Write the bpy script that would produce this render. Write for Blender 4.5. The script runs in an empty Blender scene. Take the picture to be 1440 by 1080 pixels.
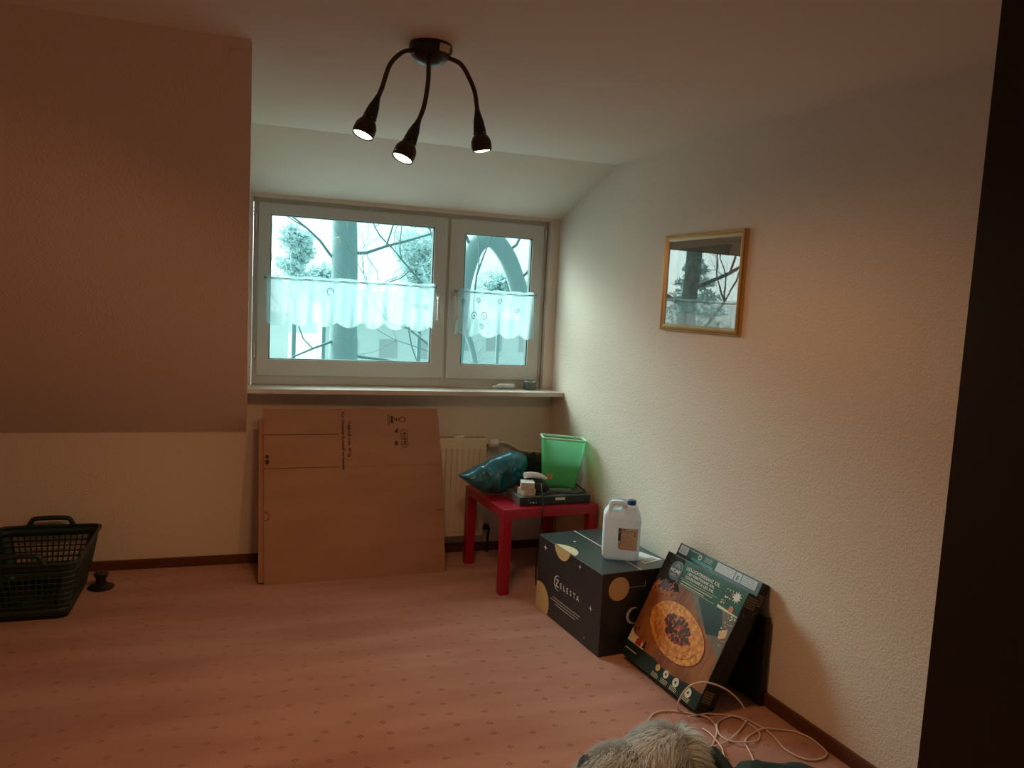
import bpy, bmesh, math, random
from mathutils import Vector, Matrix, noise
rnd = random.Random(7)
SC = bpy.context.scene
COL = SC.collection
PI = math.pi
V = lambda *a: Vector(a)

# ------------------------------------------------------------------ materials
def srgb(r, g, b):
    f = lambda c: (c/255/12.92) if c/255 <= .04045 else ((c/255+.055)/1.055)**2.4
    return (f(r), f(g), f(b), 1)

def mat(name, col, rough=.6, metal=0, spec=.5, bump=None, coat=0, var=None, sheen=0, trans=0):
    m = bpy.data.materials.new(name); m.use_nodes = True
    nt = m.node_tree; p = nt.nodes['Principled BSDF']
    c = col if len(col) == 4 else (*col, 1)
    p.inputs['Base Color'].default_value = c
    p.inputs['Roughness'].default_value = rough
    p.inputs['Metallic'].default_value = metal
    p.inputs['Specular IOR Level'].default_value = spec
    if coat: p.inputs['Coat Weight'].default_value = coat
    if sheen: p.inputs['Sheen Weight'].default_value = sheen
    tc = nt.nodes.new('ShaderNodeTexCoord')
    if bump:
        sc, st, dist = bump
        n = nt.nodes.new('ShaderNodeTexNoise'); n.inputs['Scale'].default_value = sc; n.inputs['Detail'].default_value = 3
        b = nt.nodes.new('ShaderNodeBump'); b.inputs['Strength'].default_value = st; b.inputs['Distance'].default_value = dist
        nt.links.new(tc.outputs['Object'], n.inputs['Vector']); nt.links.new(n.outputs['Fac'], b.inputs['Height'])
        nt.links.new(b.outputs['Normal'], p.inputs['Normal'])
    if var:
        c2, sc, stretch = var
        mp = nt.nodes.new('ShaderNodeMapping'); mp.inputs['Scale'].default_value = stretch
        n = nt.nodes.new('ShaderNodeTexNoise'); n.inputs['Scale'].default_value = sc; n.inputs['Detail'].default_value = 4
        r = nt.nodes.new('ShaderNodeValToRGB'); r.color_ramp.elements[0].position = .35; r.color_ramp.elements[1].position = .65
        r.color_ramp.elements[0].color = c; r.color_ramp.elements[1].color = c2 if len(c2) == 4 else (*c2, 1)
        nt.links.new(tc.outputs['Object'], mp.inputs['Vector']); nt.links.new(mp.outputs['Vector'], n.inputs['Vector'])
        nt.links.new(n.outputs['Fac'], r.inputs['Fac']); nt.links.new(r.outputs['Color'], p.inputs['Base Color'])
    return m

def emit_mat(name, col, s):
    m = bpy.data.materials.new(name); m.use_nodes = True; nt = m.node_tree; nt.nodes.clear()
    e = nt.nodes.new('ShaderNodeEmission'); e.inputs[0].default_value = (*col, 1); e.inputs[1].default_value = s
    o = nt.nodes.new('ShaderNodeOutputMaterial'); nt.links.new(e.outputs[0], o.inputs[0]); return m

def glass_mat(name, tint, refl=.06, rough=0.0):
    m = bpy.data.materials.new(name); m.use_nodes = True; nt = m.node_tree; nt.nodes.clear()
    t = nt.nodes.new('ShaderNodeBsdfTransparent'); t.inputs[0].default_value = (*tint, 1)
    g = nt.nodes.new('ShaderNodeBsdfGlossy'); g.inputs['Roughness'].default_value = rough
    f = nt.nodes.new('ShaderNodeFresnel'); f.inputs['IOR'].default_value = 1.5
    mx = nt.nodes.new('ShaderNodeMixShader'); o = nt.nodes.new('ShaderNodeOutputMaterial')
    mul = nt.nodes.new('ShaderNodeMath'); mul.operation = 'MULTIPLY'; mul.inputs[1].default_value = refl/.04
    # same reflectance from both sides of the pane
    ge = nt.nodes.new('ShaderNodeNewGeometry'); io = nt.nodes.new('ShaderNodeMath'); io.operation = 'MULTIPLY_ADD'
    io.inputs[1].default_value = 1/1.5-1.5; io.inputs[2].default_value = 1.5
    nt.links.new(ge.outputs['Backfacing'], io.inputs[0]); nt.links.new(io.outputs[0], f.inputs['IOR'])
    nt.links.new(f.outputs[0], mul.inputs[0]); nt.links.new(mul.outputs[0], mx.inputs[0])
    nt.links.new(t.outputs[0], mx.inputs[1]); nt.links.new(g.outputs[0], mx.inputs[2]); nt.links.new(mx.outputs[0], o.inputs[0])
    return m

def sheer_mat(name, col, transp, tint=(1, 1, 1), gloss=0, translucent=.6):
    m = bpy.data.materials.new(name); m.use_nodes = True; nt = m.node_tree; nt.nodes.clear()
    t = nt.nodes.new('ShaderNodeBsdfTransparent'); t.inputs[0].default_value = (*tint, 1)
    d = nt.nodes.new('ShaderNodeBsdfDiffuse'); d.inputs[0].default_value = (*col, 1)
    l = nt.nodes.new('ShaderNodeBsdfTranslucent'); l.inputs[0].default_value = (*col, 1)
    a = nt.nodes.new('ShaderNodeMixShader'); a.inputs[0].default_value = translucent
    b = nt.nodes.new('ShaderNodeMixShader'); b.inputs[0].default_value = transp
    o = nt.nodes.new('ShaderNodeOutputMaterial')
    nt.links.new(d.outputs[0], a.inputs[1]); nt.links.new(l.outputs[0], a.inputs[2])
    nt.links.new(a.outputs[0], b.inputs[1]); nt.links.new(t.outputs[0], b.inputs[2])
    last = b
    if gloss:
        g = nt.nodes.new('ShaderNodeBsdfGlossy'); g.inputs['Roughness'].default_value = .25
        c = nt.nodes.new('ShaderNodeMixShader'); c.inputs[0].default_value = gloss
        nt.links.new(b.outputs[0], c.inputs[1]); nt.links.new(g.outputs[0], c.inputs[2]); last = c
    nt.links.new(last.outputs[0], o.inputs[0]); return m

def wallpaper(name, col):
    m = mat(name, col, rough=.85, spec=.2); nt = m.node_tree; p = nt.nodes['Principled BSDF']
    tc = nt.nodes['Texture Coordinate']
    n = nt.nodes.new('ShaderNodeTexNoise'); n.inputs['Scale'].default_value = 115; n.inputs['Detail'].default_value = 2.5; n.inputs['Distortion'].default_value = .6
    r = nt.nodes.new('ShaderNodeValToRGB'); r.color_ramp.elements[0].position = .42; r.color_ramp.elements[1].position = .66
    n2 = nt.nodes.new('ShaderNodeTexVoronoi'); n2.inputs['Scale'].default_value = 38; n2.inputs['Randomness'].default_value = 1
    r2 = nt.nodes.new('ShaderNodeValToRGB'); r2.color_ramp.elements[0].position = .05; r2.color_ramp.elements[1].position = .25
    r2.color_ramp.elements[0].color = (.6, .6, .6, 1); r2.color_ramp.elements[1].color = (0, 0, 0, 1)
    add = nt.nodes.new('ShaderNodeMath'); add.operation = 'ADD'
    b = nt.nodes.new('ShaderNodeBump'); b.inputs['Strength'].default_value = .5; b.inputs['Distance'].default_value = .0018
    L = nt.links.new
    L(tc.outputs['Object'], n.inputs['Vector']); L(n.outputs['Fac'], r.inputs['Fac'])
    L(tc.outputs['Object'], n2.inputs['Vector']); L(n2.outputs['Distance'], r2.inputs['Fac'])
    L(r.outputs['Color'], add.inputs[0]); L(r2.outputs['Color'], add.inputs[1]); L(add.outputs[0], b.inputs['Height'])
    L(b.outputs['Normal'], p.inputs['Normal'])
    return m

def carpet_mat():
    m = mat('salmon_carpet', (.5, .2, .14), rough=.95, spec=.1, sheen=.3); nt = m.node_tree; p = nt.nodes['Principled BSDF']; L = nt.links.new
    tc = nt.nodes['Texture Coordinate']
    # pile noise
    n = nt.nodes.new('ShaderNodeTexNoise'); n.inputs['Scale'].default_value = 420; n.inputs['Detail'].default_value = 2
    L(tc.outputs['Object'], n.inputs['Vector'])
    # hoover streaks running along the room
    mp = nt.nodes.new('ShaderNodeMapping'); mp.inputs['Scale'].default_value = (.7, 3.4, 1); mp.inputs['Rotation'].default_value = (0, 0, -.03)
    s = nt.nodes.new('ShaderNodeTexNoise'); s.inputs['Scale'].default_value = 1.5; s.inputs['Detail'].default_value = 3
    L(tc.outputs['Object'], mp.inputs['Vector']); L(mp.outputs['Vector'], s.inputs['Vector'])
    sr = nt.nodes.new('ShaderNodeValToRGB'); sr.color_ramp.elements[0].position = .36; sr.color_ramp.elements[1].position = .62
    sr.color_ramp.elements[0].color = (.47, .20, .145, 1); sr.color_ramp.elements[1].color = (.60, .29, .215, 1)
    L(s.outputs['Fac'], sr.inputs['Fac'])
    # small woven motifs
    v = nt.nodes.new('ShaderNodeTexVoronoi'); v.voronoi_dimensions = '2D'; v.distance = 'MANHATTAN'
    v.inputs['Scale'].default_value = 8.6; v.inputs['Randomness'].default_value = .5
    w = nt.nodes.new('ShaderNodeMapping'); w.inputs['Scale'].default_value = (1, 1.25, 1)
    L(tc.outputs['Object'], w.inputs['Vector']); L(w.outputs['Vector'], v.inputs['Vector'])
    ring = nt.nodes.new('ShaderNodeValToRGB'); e = ring.color_ramp.elements
    e[0].position = .0; e[0].color = (.25, .25, .25, 1); e[1].position = .13; e[1].color = (0, 0, 0, 1)
    k = e.new(.055); k.color = (.2, .2, .2, 1); k = e.new(.085); k.color = (1, 1, 1, 1)
    L(v.outputs['Distance'], ring.inputs['Fac'])
    mx = nt.nodes.new('ShaderNodeMix'); mx.data_type = 'RGBA'; mx.inputs['B'].default_value = (.25, .085, .055, 1)
    ml = nt.nodes.new('ShaderNodeMath'); ml.operation = 'MULTIPLY'; ml.inputs[1].default_value = .30
    L(ring.outputs['Color'], ml.inputs[0]); L(ml.outputs[0], mx.inputs['Factor']); L(sr.outputs['Color'], mx.inputs['A'])
    pn = nt.nodes.new('ShaderNodeMix'); pn.data_type = 'RGBA'; pn.blend_type = 'MULTIPLY'; pn.inputs['Factor'].default_value = .45
    pr = nt.nodes.new('ShaderNodeValToRGB'); pr.color_ramp.elements[0].position = .3; pr.color_ramp.elements[1].position = .6
    pr.color_ramp.elements[0].color = (.55, .55, .55, 1); pr.color_ramp.elements[1].color = (1, 1, 1, 1)
    L(n.outputs['Fac'], pr.inputs['Fac']); L(mx.outputs['Result'], pn.inputs['A']); L(pr.outputs['Color'], pn.inputs['B'])
    L(pn.outputs['Result'], p.inputs['Base Color'])
    h = nt.nodes.new('ShaderNodeMath'); h.operation = 'MULTIPLY_ADD'; h.inputs[1].default_value = -2.2
    L(ring.outputs['Color'], h.inputs[0]); L(n.outputs['Fac'], h.inputs[2])
    b = nt.nodes.new('ShaderNodeBump'); b.inputs['Strength'].default_value = .7; b.inputs['Distance'].default_value = .004
    L(h.outputs[0], b.inputs['Height']); L(b.outputs['Normal'], p.inputs['Normal'])
    return m

WALLC = (.80, .69, .595)
M = dict(
    wall=wallpaper('ingrain_wallpaper', WALLC),
    ceil=mat('ceiling_paint', (.83, .745, .655), .9, spec=.15, bump=(60, .25, .0015)),
    carpet=carpet_mat(),
    base=mat('baseboard_wood', (.155, .05, .026), .5, var=((.10, .032, .016), 3, (1, 1, 8))),
    pvc=mat('white_window_pvc', (.66, .66, .62), .35),
    gasket=mat('gasket_rubber', (.05, .10, .10), .6),
    sill=mat('window_sill_stone', (.66, .58, .52), .35, var=((.55, .46, .4), 6, (1, 3, 1))),
    glass=glass_mat('window_glass', (.80, .985, .985), .05),
    sheer=sheer_mat('sheer_curtain', (.50, .66, .68), .46, translucent=.7),
    lace=sheer_mat('curtain_embroidery', (.28, .42, .44), .15),
    rod=mat('curtain_rod_metal', (.2, .3, .3), .4, metal=.3),
    white=mat('white_plastic', (.72, .72, .68), .4),
    rad=mat('radiator_enamel', (.74, .64, .48), .4),
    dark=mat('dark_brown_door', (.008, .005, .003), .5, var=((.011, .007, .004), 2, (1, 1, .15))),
    lampblack=mat('lamp_black_paint', (.012, .012, .010), .35),
    lamparm=mat('lamp_bronze_arm', (.07, .045, .03), .4, metal=.5),
    lampshade=mat('lamp_dark_bronze', (.055, .05, .035), .35, metal=.5),
    bulb=emit_mat('lit_bulb', (1.0, .86, .66), 9),
    chrome=mat('bright_metal', (.7, .7, .68), .25, metal=1),
    gold=mat('gold_frame', (.62, .42, .17), .3, metal=.75, bump=(30, .1, .001)),
    goldl=mat('pale_gold_frame', (.78, .68, .45), .35, metal=.5),
    mount=mat('picture_mount', (.30, .25, .205), .8),
    art1=mat('picture_ink', (.085, .08, .06), .8, var=((.14, .13, .10), 14, (1, 1, 1))),
    art2=mat('picture_wash', (.20, .21, .17), .8, var=((.09, .11, .09), 25, (1, 1, 1))),
    picglass=glass_mat('picture_glass', (.97, .98, .97), .05),
    card=mat('corrugated_cardboard', (.42, .222, .140), .8, spec=.15, var=((.37, .192, .118), 2.5, (1, 1, 3)), bump=(9, .08, .004)),
    cardedge=mat('cardboard_edge', (.16, .075, .04), .85),
    ink=mat('dark_print', (.045, .018, .012), .7),
    red=mat('red_lacquer_table', (.36, .006, .022), .38, coat=.15),
    silver=mat('silver_player_case', (.30, .31, .30), .35, metal=.6),
    black=mat('black_plastic', (.012, .013, .013), .35),
    blackcloth=mat('black_fabric', (.012, .014, .014), .9, bump=(60, .4, .004)),
    cream=mat('cream_carton', (.46, .36, .27), .7, var=((.62, .54, .46), 40, (1, 1, 1))),
    paper=mat('white_paper', (.72, .72, .70), .7),
    bag=mat('teal_bag_plastic', (.004, .125, .175), .28, spec=.6, coat=.3),
    bin=sheer_mat('green_bin_plastic', (.30, .85, .50), .42, tint=(.35, 1, .5), gloss=.05, translucent=.5),
    bin2=sheer_mat('green_liner_plastic', (.0, .46, .05), .0, gloss=.04, translucent=.3),
    binrim=mat('pale_green_rim', (.50, .88, .66), .3),
    orange=mat('orange_sticker', (.62, .40, .15), .6),
    ora2=mat('orange_print', (.62, .12, .05), .6),
    zbox=mat('black_carton', (.020, .019, .022), .42, spec=.6, var=((.026, .026, .030), 30, (1, 1, 1))),
    zbox_top=None,
    tan=mat('tan_print', (.64, .42, .19), .55),
    tanl=mat('pale_tan_print', (.66, .60, .40), .5),
    wprint=mat('white_print', (.68, .66, .62), .6),
    hdpe=sheer_mat('milky_canister_plastic', (.84, .94, 1.0), .08, tint=(.85, .95, 1), gloss=.04, translucent=.25),
    bluecap=mat('blue_cap', (.006, .035, .17), .35),
    slate=mat('slate_label', (.035, .06, .075), .5),
    beige=mat('beige_label', (.62, .55, .49), .6, var=((.56, .48, .42), 60, (1, 1, 1))),
    g_dark=mat('dark_green_carton', (.006, .022, .012), .4),
    g_side=mat('black_green_carton', (.006, .009, .006), .4),
    g_mid=mat('green_print', (.010, .055, .028), .5, spec=.3, var=((.02, .10, .05), 14, (1, 1, 1))),
    teal=mat('teal_print', (.02, .25, .23), .45),
    wood=mat('printed_wood', (.15, .045, .014), .5, spec=.3, var=((.38, .14, .045), 9, (1, 1, .35))),
    woodg=mat('printed_grey_wood', (.11, .088, .058), .45, var=((.16, .13, .09), 12, (1, 1, .3))),
    amber=mat('printed_glow', (.85, .38, .07), .5, var=((.50, .15, .02), 60, (1, 1, 1))),
    amber2=mat('printed_bright_glow', (.95, .62, .22), .5),
    berry=mat('printed_berry', (.075, .022, .018), .45),
    redp=mat('printed_red', (.42, .03, .03), .45),
    leaf=mat('printed_brown_leaf', (.52, .15, .05), .45),
    brownlab=mat('brown_barcode_label', (.20, .16, .09), .6),
    fur=None,
    green_cloth=mat('dark_green_jacket', (.006, .028, .024), .75, bump=(25, .3, .004)),
    cable=mat('white_cable', (.74, .58, .47), .45),
    basket=mat('dark_green_basket', (.012, .032, .028), .42),
    stick=mat('pale_wood_stick', (.62, .46, .33), .7),
    tape=mat('grey_green_tape', (.10, .13, .11), .45),
    stone=mat('pale_ring', (.62, .60, .56), .5, bump=(60, .5, .003)),
    # outside: distance haze is painted into the tree and hill colours
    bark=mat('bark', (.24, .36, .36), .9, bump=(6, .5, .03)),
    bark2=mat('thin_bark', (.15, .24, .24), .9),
    conifer=mat('hazed_needles', (.74, .90, .89), .9),
    hill=mat('hazed_hill', (.50, .68, .68), 1),
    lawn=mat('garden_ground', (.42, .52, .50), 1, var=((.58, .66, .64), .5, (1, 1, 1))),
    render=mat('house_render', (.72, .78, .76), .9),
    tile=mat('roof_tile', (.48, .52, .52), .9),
)
def fur_mat():
    m = mat('pale_fur', (.62, .56, .46), .75, sheen=.2); nt = m.node_tree; p = nt.nodes['Principled BSDF']; L = nt.links.new
    at = nt.nodes.new('ShaderNodeAttribute'); at.attribute_name = 'tone'
    r = nt.nodes.new('ShaderNodeValToRGB'); e = r.color_ramp.elements
    e[0].position = 0; e[0].color = (.30, .27, .22, 1); e[1].position = 1; e[1].color = (.90, .96, .98, 1)
    k = e.new(.45); k.color = (.76, .77, .74, 1)
    L(at.outputs['Fac'], r.inputs['Fac']); L(r.outputs['Color'], p.inputs['Base Color']); return m
M['fur'] = fur_mat()

# ------------------------------------------------------------------ object helpers
def wloc(o):
    p = Vector((0, 0, 0))
    while o: p += o.location; o = o.parent
    return p
def tag(o, label=None, cat=None, group=None, kind=None):
    if label: o['label'] = label
    if cat: o['category'] = cat
    if group: o['group'] = group
    if kind: o['kind'] = kind
    return o
def obj(name, bm, m, parent=None, smooth=False, base=None, mats=None):
    """link one bmesh (world coordinates) as one object; origin at parent's origin or at its own base"""
    if isinstance(bm, bpy.types.Mesh): me = bm
    else:
        bmesh.ops.recalc_face_normals(bm, faces=bm.faces)
        me = bpy.data.meshes.new(name); bm.to_mesh(me); bm.free()
    me.name = name
    if mats:
        for x in mats: me.materials.append(x)
    elif m: 
        me.materials.clear(); me.materials.append(m)
    if smooth:
        for p in me.polygons: p.use_smooth = True
        if smooth != 'all':
            try: me.set_sharp_from_angle(angle=math.radians(40))
            except Exception: pass
    o = bpy.data.objects.new(name, me); COL.objects.link(o)
    if parent is not None:
        o.parent = parent; me.transform(Matrix.Translation(-wloc(parent)))
    elif base is not None:
        me.transform(Matrix.Translation(-Vector(base))); o.location = base
    return o
def thing(name, loc, label, cat, group=None, kind=None):
    e = bpy.data.objects.new(name, None); COL.objects.link(e); e.location = loc; e.empty_display_size = .05
    return tag(e, label, cat, group, kind)
def struct(name, bm, m, parent=None, smooth=False):
    o = obj(name, bm, m, parent, smooth)
    if parent is None: o['kind'] = 'structure'
    return o
NB = bmesh.new
def hexa(bm, O, X, Y, Z, bev=0, seg=2):
    O, X, Y, Z = map(Vector, (O, X, Y, Z))
    vs = [bm.verts.new(O + a*X + b*Y + c*Z) for c in (0, 1) for b in (0, 1) for a in (0, 1)]
    fs = [bm.faces.new([vs[i] for i in f]) for f in ((0, 2, 3, 1), (4, 5, 7, 6), (0, 1, 5, 4), (2, 6, 7, 3), (0, 4, 6, 2), (1, 3, 7, 5))]
    if bev:
        es = list({e for f in fs for e in f.edges})
        bmesh.ops.bevel(bm, geom=es, offset=bev, segments=seg, profile=.6, affect='EDGES')
    return bm
def box(bm, x0, x1, y0, y1, z0, z1, bev=0, seg=2):
    return hexa(bm, (x0, y0, z0), (x1-x0, 0, 0), (0, y1-y0, 0), (0, 0, z1-z0), bev, seg)
def poly(bm, pts):
    return bm.faces.new([bm.verts.new(Vector(p)) for p in pts])
def prism(bm, pts, d):
    d = Vector(d); a = [bm.verts.new(Vector(p)) for p in pts]; b = [bm.verts.new(Vector(p)+d) for p in pts]
    n = len(a); bm.faces.new(a[::-1]); bm.faces.new(b)
    for i in range(n): bm.faces.new((a[i], a[(i+1) % n], b[(i+1) % n], b[i]))
    return bm
def tube(bm, pts, r, n=8, caps=True):
    pts = [Vector(p) for p in pts]; rs = r if isinstance(r, (list, tuple)) else [r]*len(pts)
    prev = None; rings = []
    for i, p in enumerate(pts):
        t = (pts[min(i+1, len(pts)-1)] - pts[max(i-1, 0)]).normalized()
        if prev is None: s = t.orthogonal().normalized()
        else:
            s = prev - t*prev.dot(t)
            s = s.normalized() if s.length > 1e-5 else t.orthogonal().normalized()
        prev = s; u = t.cross(s)
        rings.append([bm.verts.new(p + rs[i]*(math.cos(a)*s + math.sin(a)*u)) for a in [2*PI*k/n for k in range(n)]])
    for a, b in zip(rings, rings[1:]):
        for k in range(n): bm.faces.new((a[k], a[(k+1) % n], b[(k+1) % n], b[k]))
    if caps: bm.faces.new(rings[0][::-1]); bm.faces.new(rings[-1])
    return bm
def smooth_path(pts, k=6, closed=False):
    pts = [Vector(p) for p in pts]; out = []; n = len(pts)
    for i in range(n-1):
        p0, p1, p2, p3 = pts[max(i-1, 0)], pts[i], pts[i+1], pts[min(i+2, n-1)]
        for j in range(k):
            t = j/k
            out.append(.5*((2*p1)+(-p0+p2)*t+(2*p0-5*p1+4*p2-p3)*t*t+(-p0+3*p1-3*p2+p3)*t**3))
    out.append(pts[-1]); return out
def lathe(bm, prof, c, axis=(0, 0, 1), n=24, cap=True):
    c = Vector(c); ax = Vector(axis).normalized(); s = ax.orthogonal().normalized(); u = ax.cross(s); rings = []
    for r, h in prof:
        rings.append([bm.verts.new(c + ax*h + r*(math.cos(2*PI*k/n)*s + math.sin(2*PI*k/n)*u)) for k in range(n)])
    for a, b in zip(rings, rings[1:]):
        for k in range(n): bm.faces.new((a[k], a[(k+1) % n], b[(k+1) % n], b[k]))
    if cap:
        bm.faces.new(rings[0][::-1]); bm.faces.new(rings[-1])
    return bm
class Frame:
    def __init__(s, O, U, W): s.O = Vector(O); s.U = Vector(U).normalized(); s.V = Vector(W).normalized(); s.N = s.U.cross(s.V).normalized()
    def p(s, u, v, h=0): return s.O + s.U*u + s.V*v + s.N*h
    def mtx(s, u, v, h, rot=0):
        c, d = math.cos(rot), math.sin(rot); X = s.U*c + s.V*d; Y = -s.U*d + s.V*c; o = s.p(u, v, h)
        return Matrix(((X.x, Y.x, s.N.x, o.x), (X.y, Y.y, s.N.y, o.y), (X.z, Y.z, s.N.z, o.z), (0, 0, 0, 1)))
def decal(bm, F, pts, h=.0006, mi=0):
    f = bm.faces.new([bm.verts.new(F.p(u, v, h)) for u, v in pts]); f.material_index = mi; return f
def drect(bm, F, u0, v0, u1, v1, h=.0006, mi=0): return decal(bm, F, [(u0, v0), (u1, v0), (u1, v1), (u0, v1)], h, mi)
def ell(cu, cv, ru, rv=None, n=28, a0=0, a1=2*PI):
    rv = rv or ru; return [(cu+ru*math.cos(a0+(a1-a0)*k/n), cv+rv*math.sin(a0+(a1-a0)*k/n)) for k in range(n + (0 if abs(a1-a0-2*PI) < 1e-6 else 1))]
def star(cu, cv, R, r, n=4, rot=PI/2):
    return [(cu+(R if k % 2 == 0 else r)*math.cos(rot+PI*k/n), cv+(R if k % 2 == 0 else r)*math.sin(rot+PI*k/n)) for k in range(2*n)]
def clip(pts, f):
    """clip polygon by half plane f(u,v)>=0"""
    out = []
    for i, a in enumerate(pts):
        b = pts[(i+1) % len(pts)]; fa, fb = f(*a), f(*b)
        if fa >= 0: out.append(a)
        if (fa >= 0) != (fb >= 0):
            t = fa/(fa-fb); out.append((a[0]+t*(b[0]-a[0]), a[1]+t*(b[1]-a[1])))
    return out
def text_mesh(s, size, F, u, v, h=.001, rot=0, align='LEFT', stretch=1, bold=0, spacing=1):
    cu = bpy.data.curves.new('lettering', 'FONT'); cu.body = s; cu.size = size; cu.align_x = align; cu.resolution_u = 3
    cu.offset = bold; cu.space_character = spacing
    o = bpy.data.objects.new('lettering', cu); COL.objects.link(o)
    bpy.context.view_layer.update()
    me = bpy.data.meshes.new_from_object(o.evaluated_get(bpy.context.evaluated_depsgraph_get()))
    bpy.data.objects.remove(o)
    me.transform(F.mtx(u, v, h, rot) @ Matrix.Diagonal((stretch, 1, 1, 1)))
    return me
def lines(bm, F, u0, v, u1, n, dv, th=.0022, h=.0008, rot=0, seedv=1, frag=True, mi=0):
    """rows of small illegible print as short dashes"""
    r = random.Random(seedv)
    for i in range(n):
        u = u0; vv = v - i*dv; end = u1 - r.random()*(u1-u0)*.2
        while u < end:
            w = r.uniform(.003, .011); w = min(w, end-u)
            if w > .001: drect(bm, F, u, vv, u+w, vv+th, h, mi)
            u += w + .0018

# ------------------------------------------------------------------ room
YW, ZC, ZK, XC, YS, YC, ZT = 4.425, 2.238, .729, -.007, 2.557, 3.80, 2.007
XL, YB = -2.7, -.12
xr = lambda y: 1.750 + .085*(YW - y)
WT = .18
bm = NB(); box(bm, XL-.1, 2.3, YB-.1, YW+.3, -.1, 0); struct('floor', bm, M['carpet'])
# ceiling: flat part plus the short slope above the dormer window
bm = NB(); box(bm, XL-.1, XC, YB-.1, YS+.05, ZC, ZC+.1); box(bm, XC, 2.3, YB-.1, YC, ZC, ZC+.1)
prism(bm, [(XC-.05, YC, ZC), (XC-.05, YW+.1, ZT-.037), (XC-.05, YW+.1, ZT+.2), (XC-.05, YC, ZC+.1)], (2.1, 0, 0))
struct('ceiling', bm, M['ceil'])
# window wall with its opening, running on below the roof slope
wx0, wx1, wz0, wz1 = .012, 1.692, .975, 1.988
bm = NB()
box(bm, XL-.1, 2.0, YW, YW+WT, -.05, wz0); box(bm, XC-.1, wx0, YW, YW+WT, wz0, wz1)
box(bm, wx1, 2.0, YW, YW+WT, wz0, wz1); box(bm, XC-.1, 2.0, YW, YW+WT, wz1, ZT+.15)
struct('wall_window', bm, M['wall'])
# roof slope on the left and the dormer cheek
bm = NB()
prism(bm, [(XL-.1, YS, ZC), (XL-.1, YW, ZK), (XL-.1, YW+.12, ZK), (XL-.1, YW+.12, ZK+.1), (XL-.1, YS+.12, ZC+.1), (XL-.1, YS, ZC+.1)], (XC-XL+.1-.0, 0, 0))
struct('wall_slope', bm, M['wall'])
bm = NB(); prism(bm, [(XC-.06, YS+.03, ZC+.1), (XC-.06, YS+.03, ZC-.03), (XC-.06, YW+.1, ZK+.0), (XC-.06, YW+.1, ZC+.1)], (.062, 0, 0))
struct('wall_dormer', bm, M['wall'])
bm = NB(); prism(bm, [(xr(YB-.1), YB-.1, -.05), (xr(YW+.3), YW+.3, -.05), (xr(YW+.3)+.2, YW+.3, -.05), (xr(YB-.1)+.2, YB-.1, -.05)], (0, 0, ZC+.15))
struct('wall_right', bm, M['wall'])
bm = NB(); box(bm, XL-.1, XL, YB-.1, YW+.2, -.05, ZC+.1); struct('wall_left', bm, M['wall'])
bm = NB(); box(bm, XL-.1, 2.3, YB-.2, YB, -.05, ZC+.1); struct('wall_back', bm, M['wall'])
# skirting
bh, bt = .052, .013
bm = NB(); box(bm, XL, xr(YW)-bt, YW-bt, YW, 0, bh, .002, 1); struct('baseboard_window', bm, M['base'])
bm = NB(); prism(bm, [(xr(0)-bt, 0, 0), (xr(YW)-bt, YW, 0), (xr(YW), YW, 0), (xr(0), 0, 0)], (0, 0, bh)); struct('baseboard_right', bm, M['base'])
bm = NB(); box(bm, XL, XL+bt, 0, YW-bt, 0, bh); struct('baseboard_left', bm, M['base'])
# window sill
bm = NB(); prism(bm, [(XC+.002, 4.255, .962), (xr(4.255)-.002, 4.255, .962), (xr(YW)-.002, YW, .962), (wx1-.002, YW, .962), (wx1-.002, YW+.12, .962), (wx0+.002, YW+.12, .962), (wx0+.002, YW, .962), (XC+.002, YW, .962)], (0, 0, .024))
struct('trim_1', bm, M['sill'])
bm = NB(); hexa(bm, (XC+.004, 4.253, .958), (1.752, 0, 0), (0, .0015, 0), (0, 0, .003)); bm.free()
# dark door leaf standing open beside the camera
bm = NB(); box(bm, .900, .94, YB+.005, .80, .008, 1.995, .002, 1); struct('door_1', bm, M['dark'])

# ------------------------------------------------------------------ window
YF = 4.475     # front of the fixed frame
win = thing('window_1', (.85, YF, .99), None, None, kind='structure')
fx0, fx1, fz0, fz1 = wx0+.002, wx1-.002, .987, wz1-.001
mx0, mx1 = 1.068, 1.098
bm = NB()
box(bm, fx0+.03, mx0, YF+.001, YF+.068, fz0, fz0+.058, .002); box(bm, mx1, fx1-.03, YF+.001, YF+.068, fz0, fz0+.058, .002); box(bm, fx0+.03, mx0, YF+.001, YF+.068, fz1-.03, fz1, .002); box(bm, mx1, fx1-.03, YF+.001, YF+.068, fz1-.03, fz1, .002)
box(bm, fx0, fx0+.032, YF, YF+.07, fz0, fz1, .003); box(bm, fx1-.032, fx1, YF, YF+.07, fz0, fz1, .003)
box(bm, mx0-.004, mx1+.004, YF, YF+.07, fz0, fz1, .003)
struct('window_frame', bm, M['pvc'], win)
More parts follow.
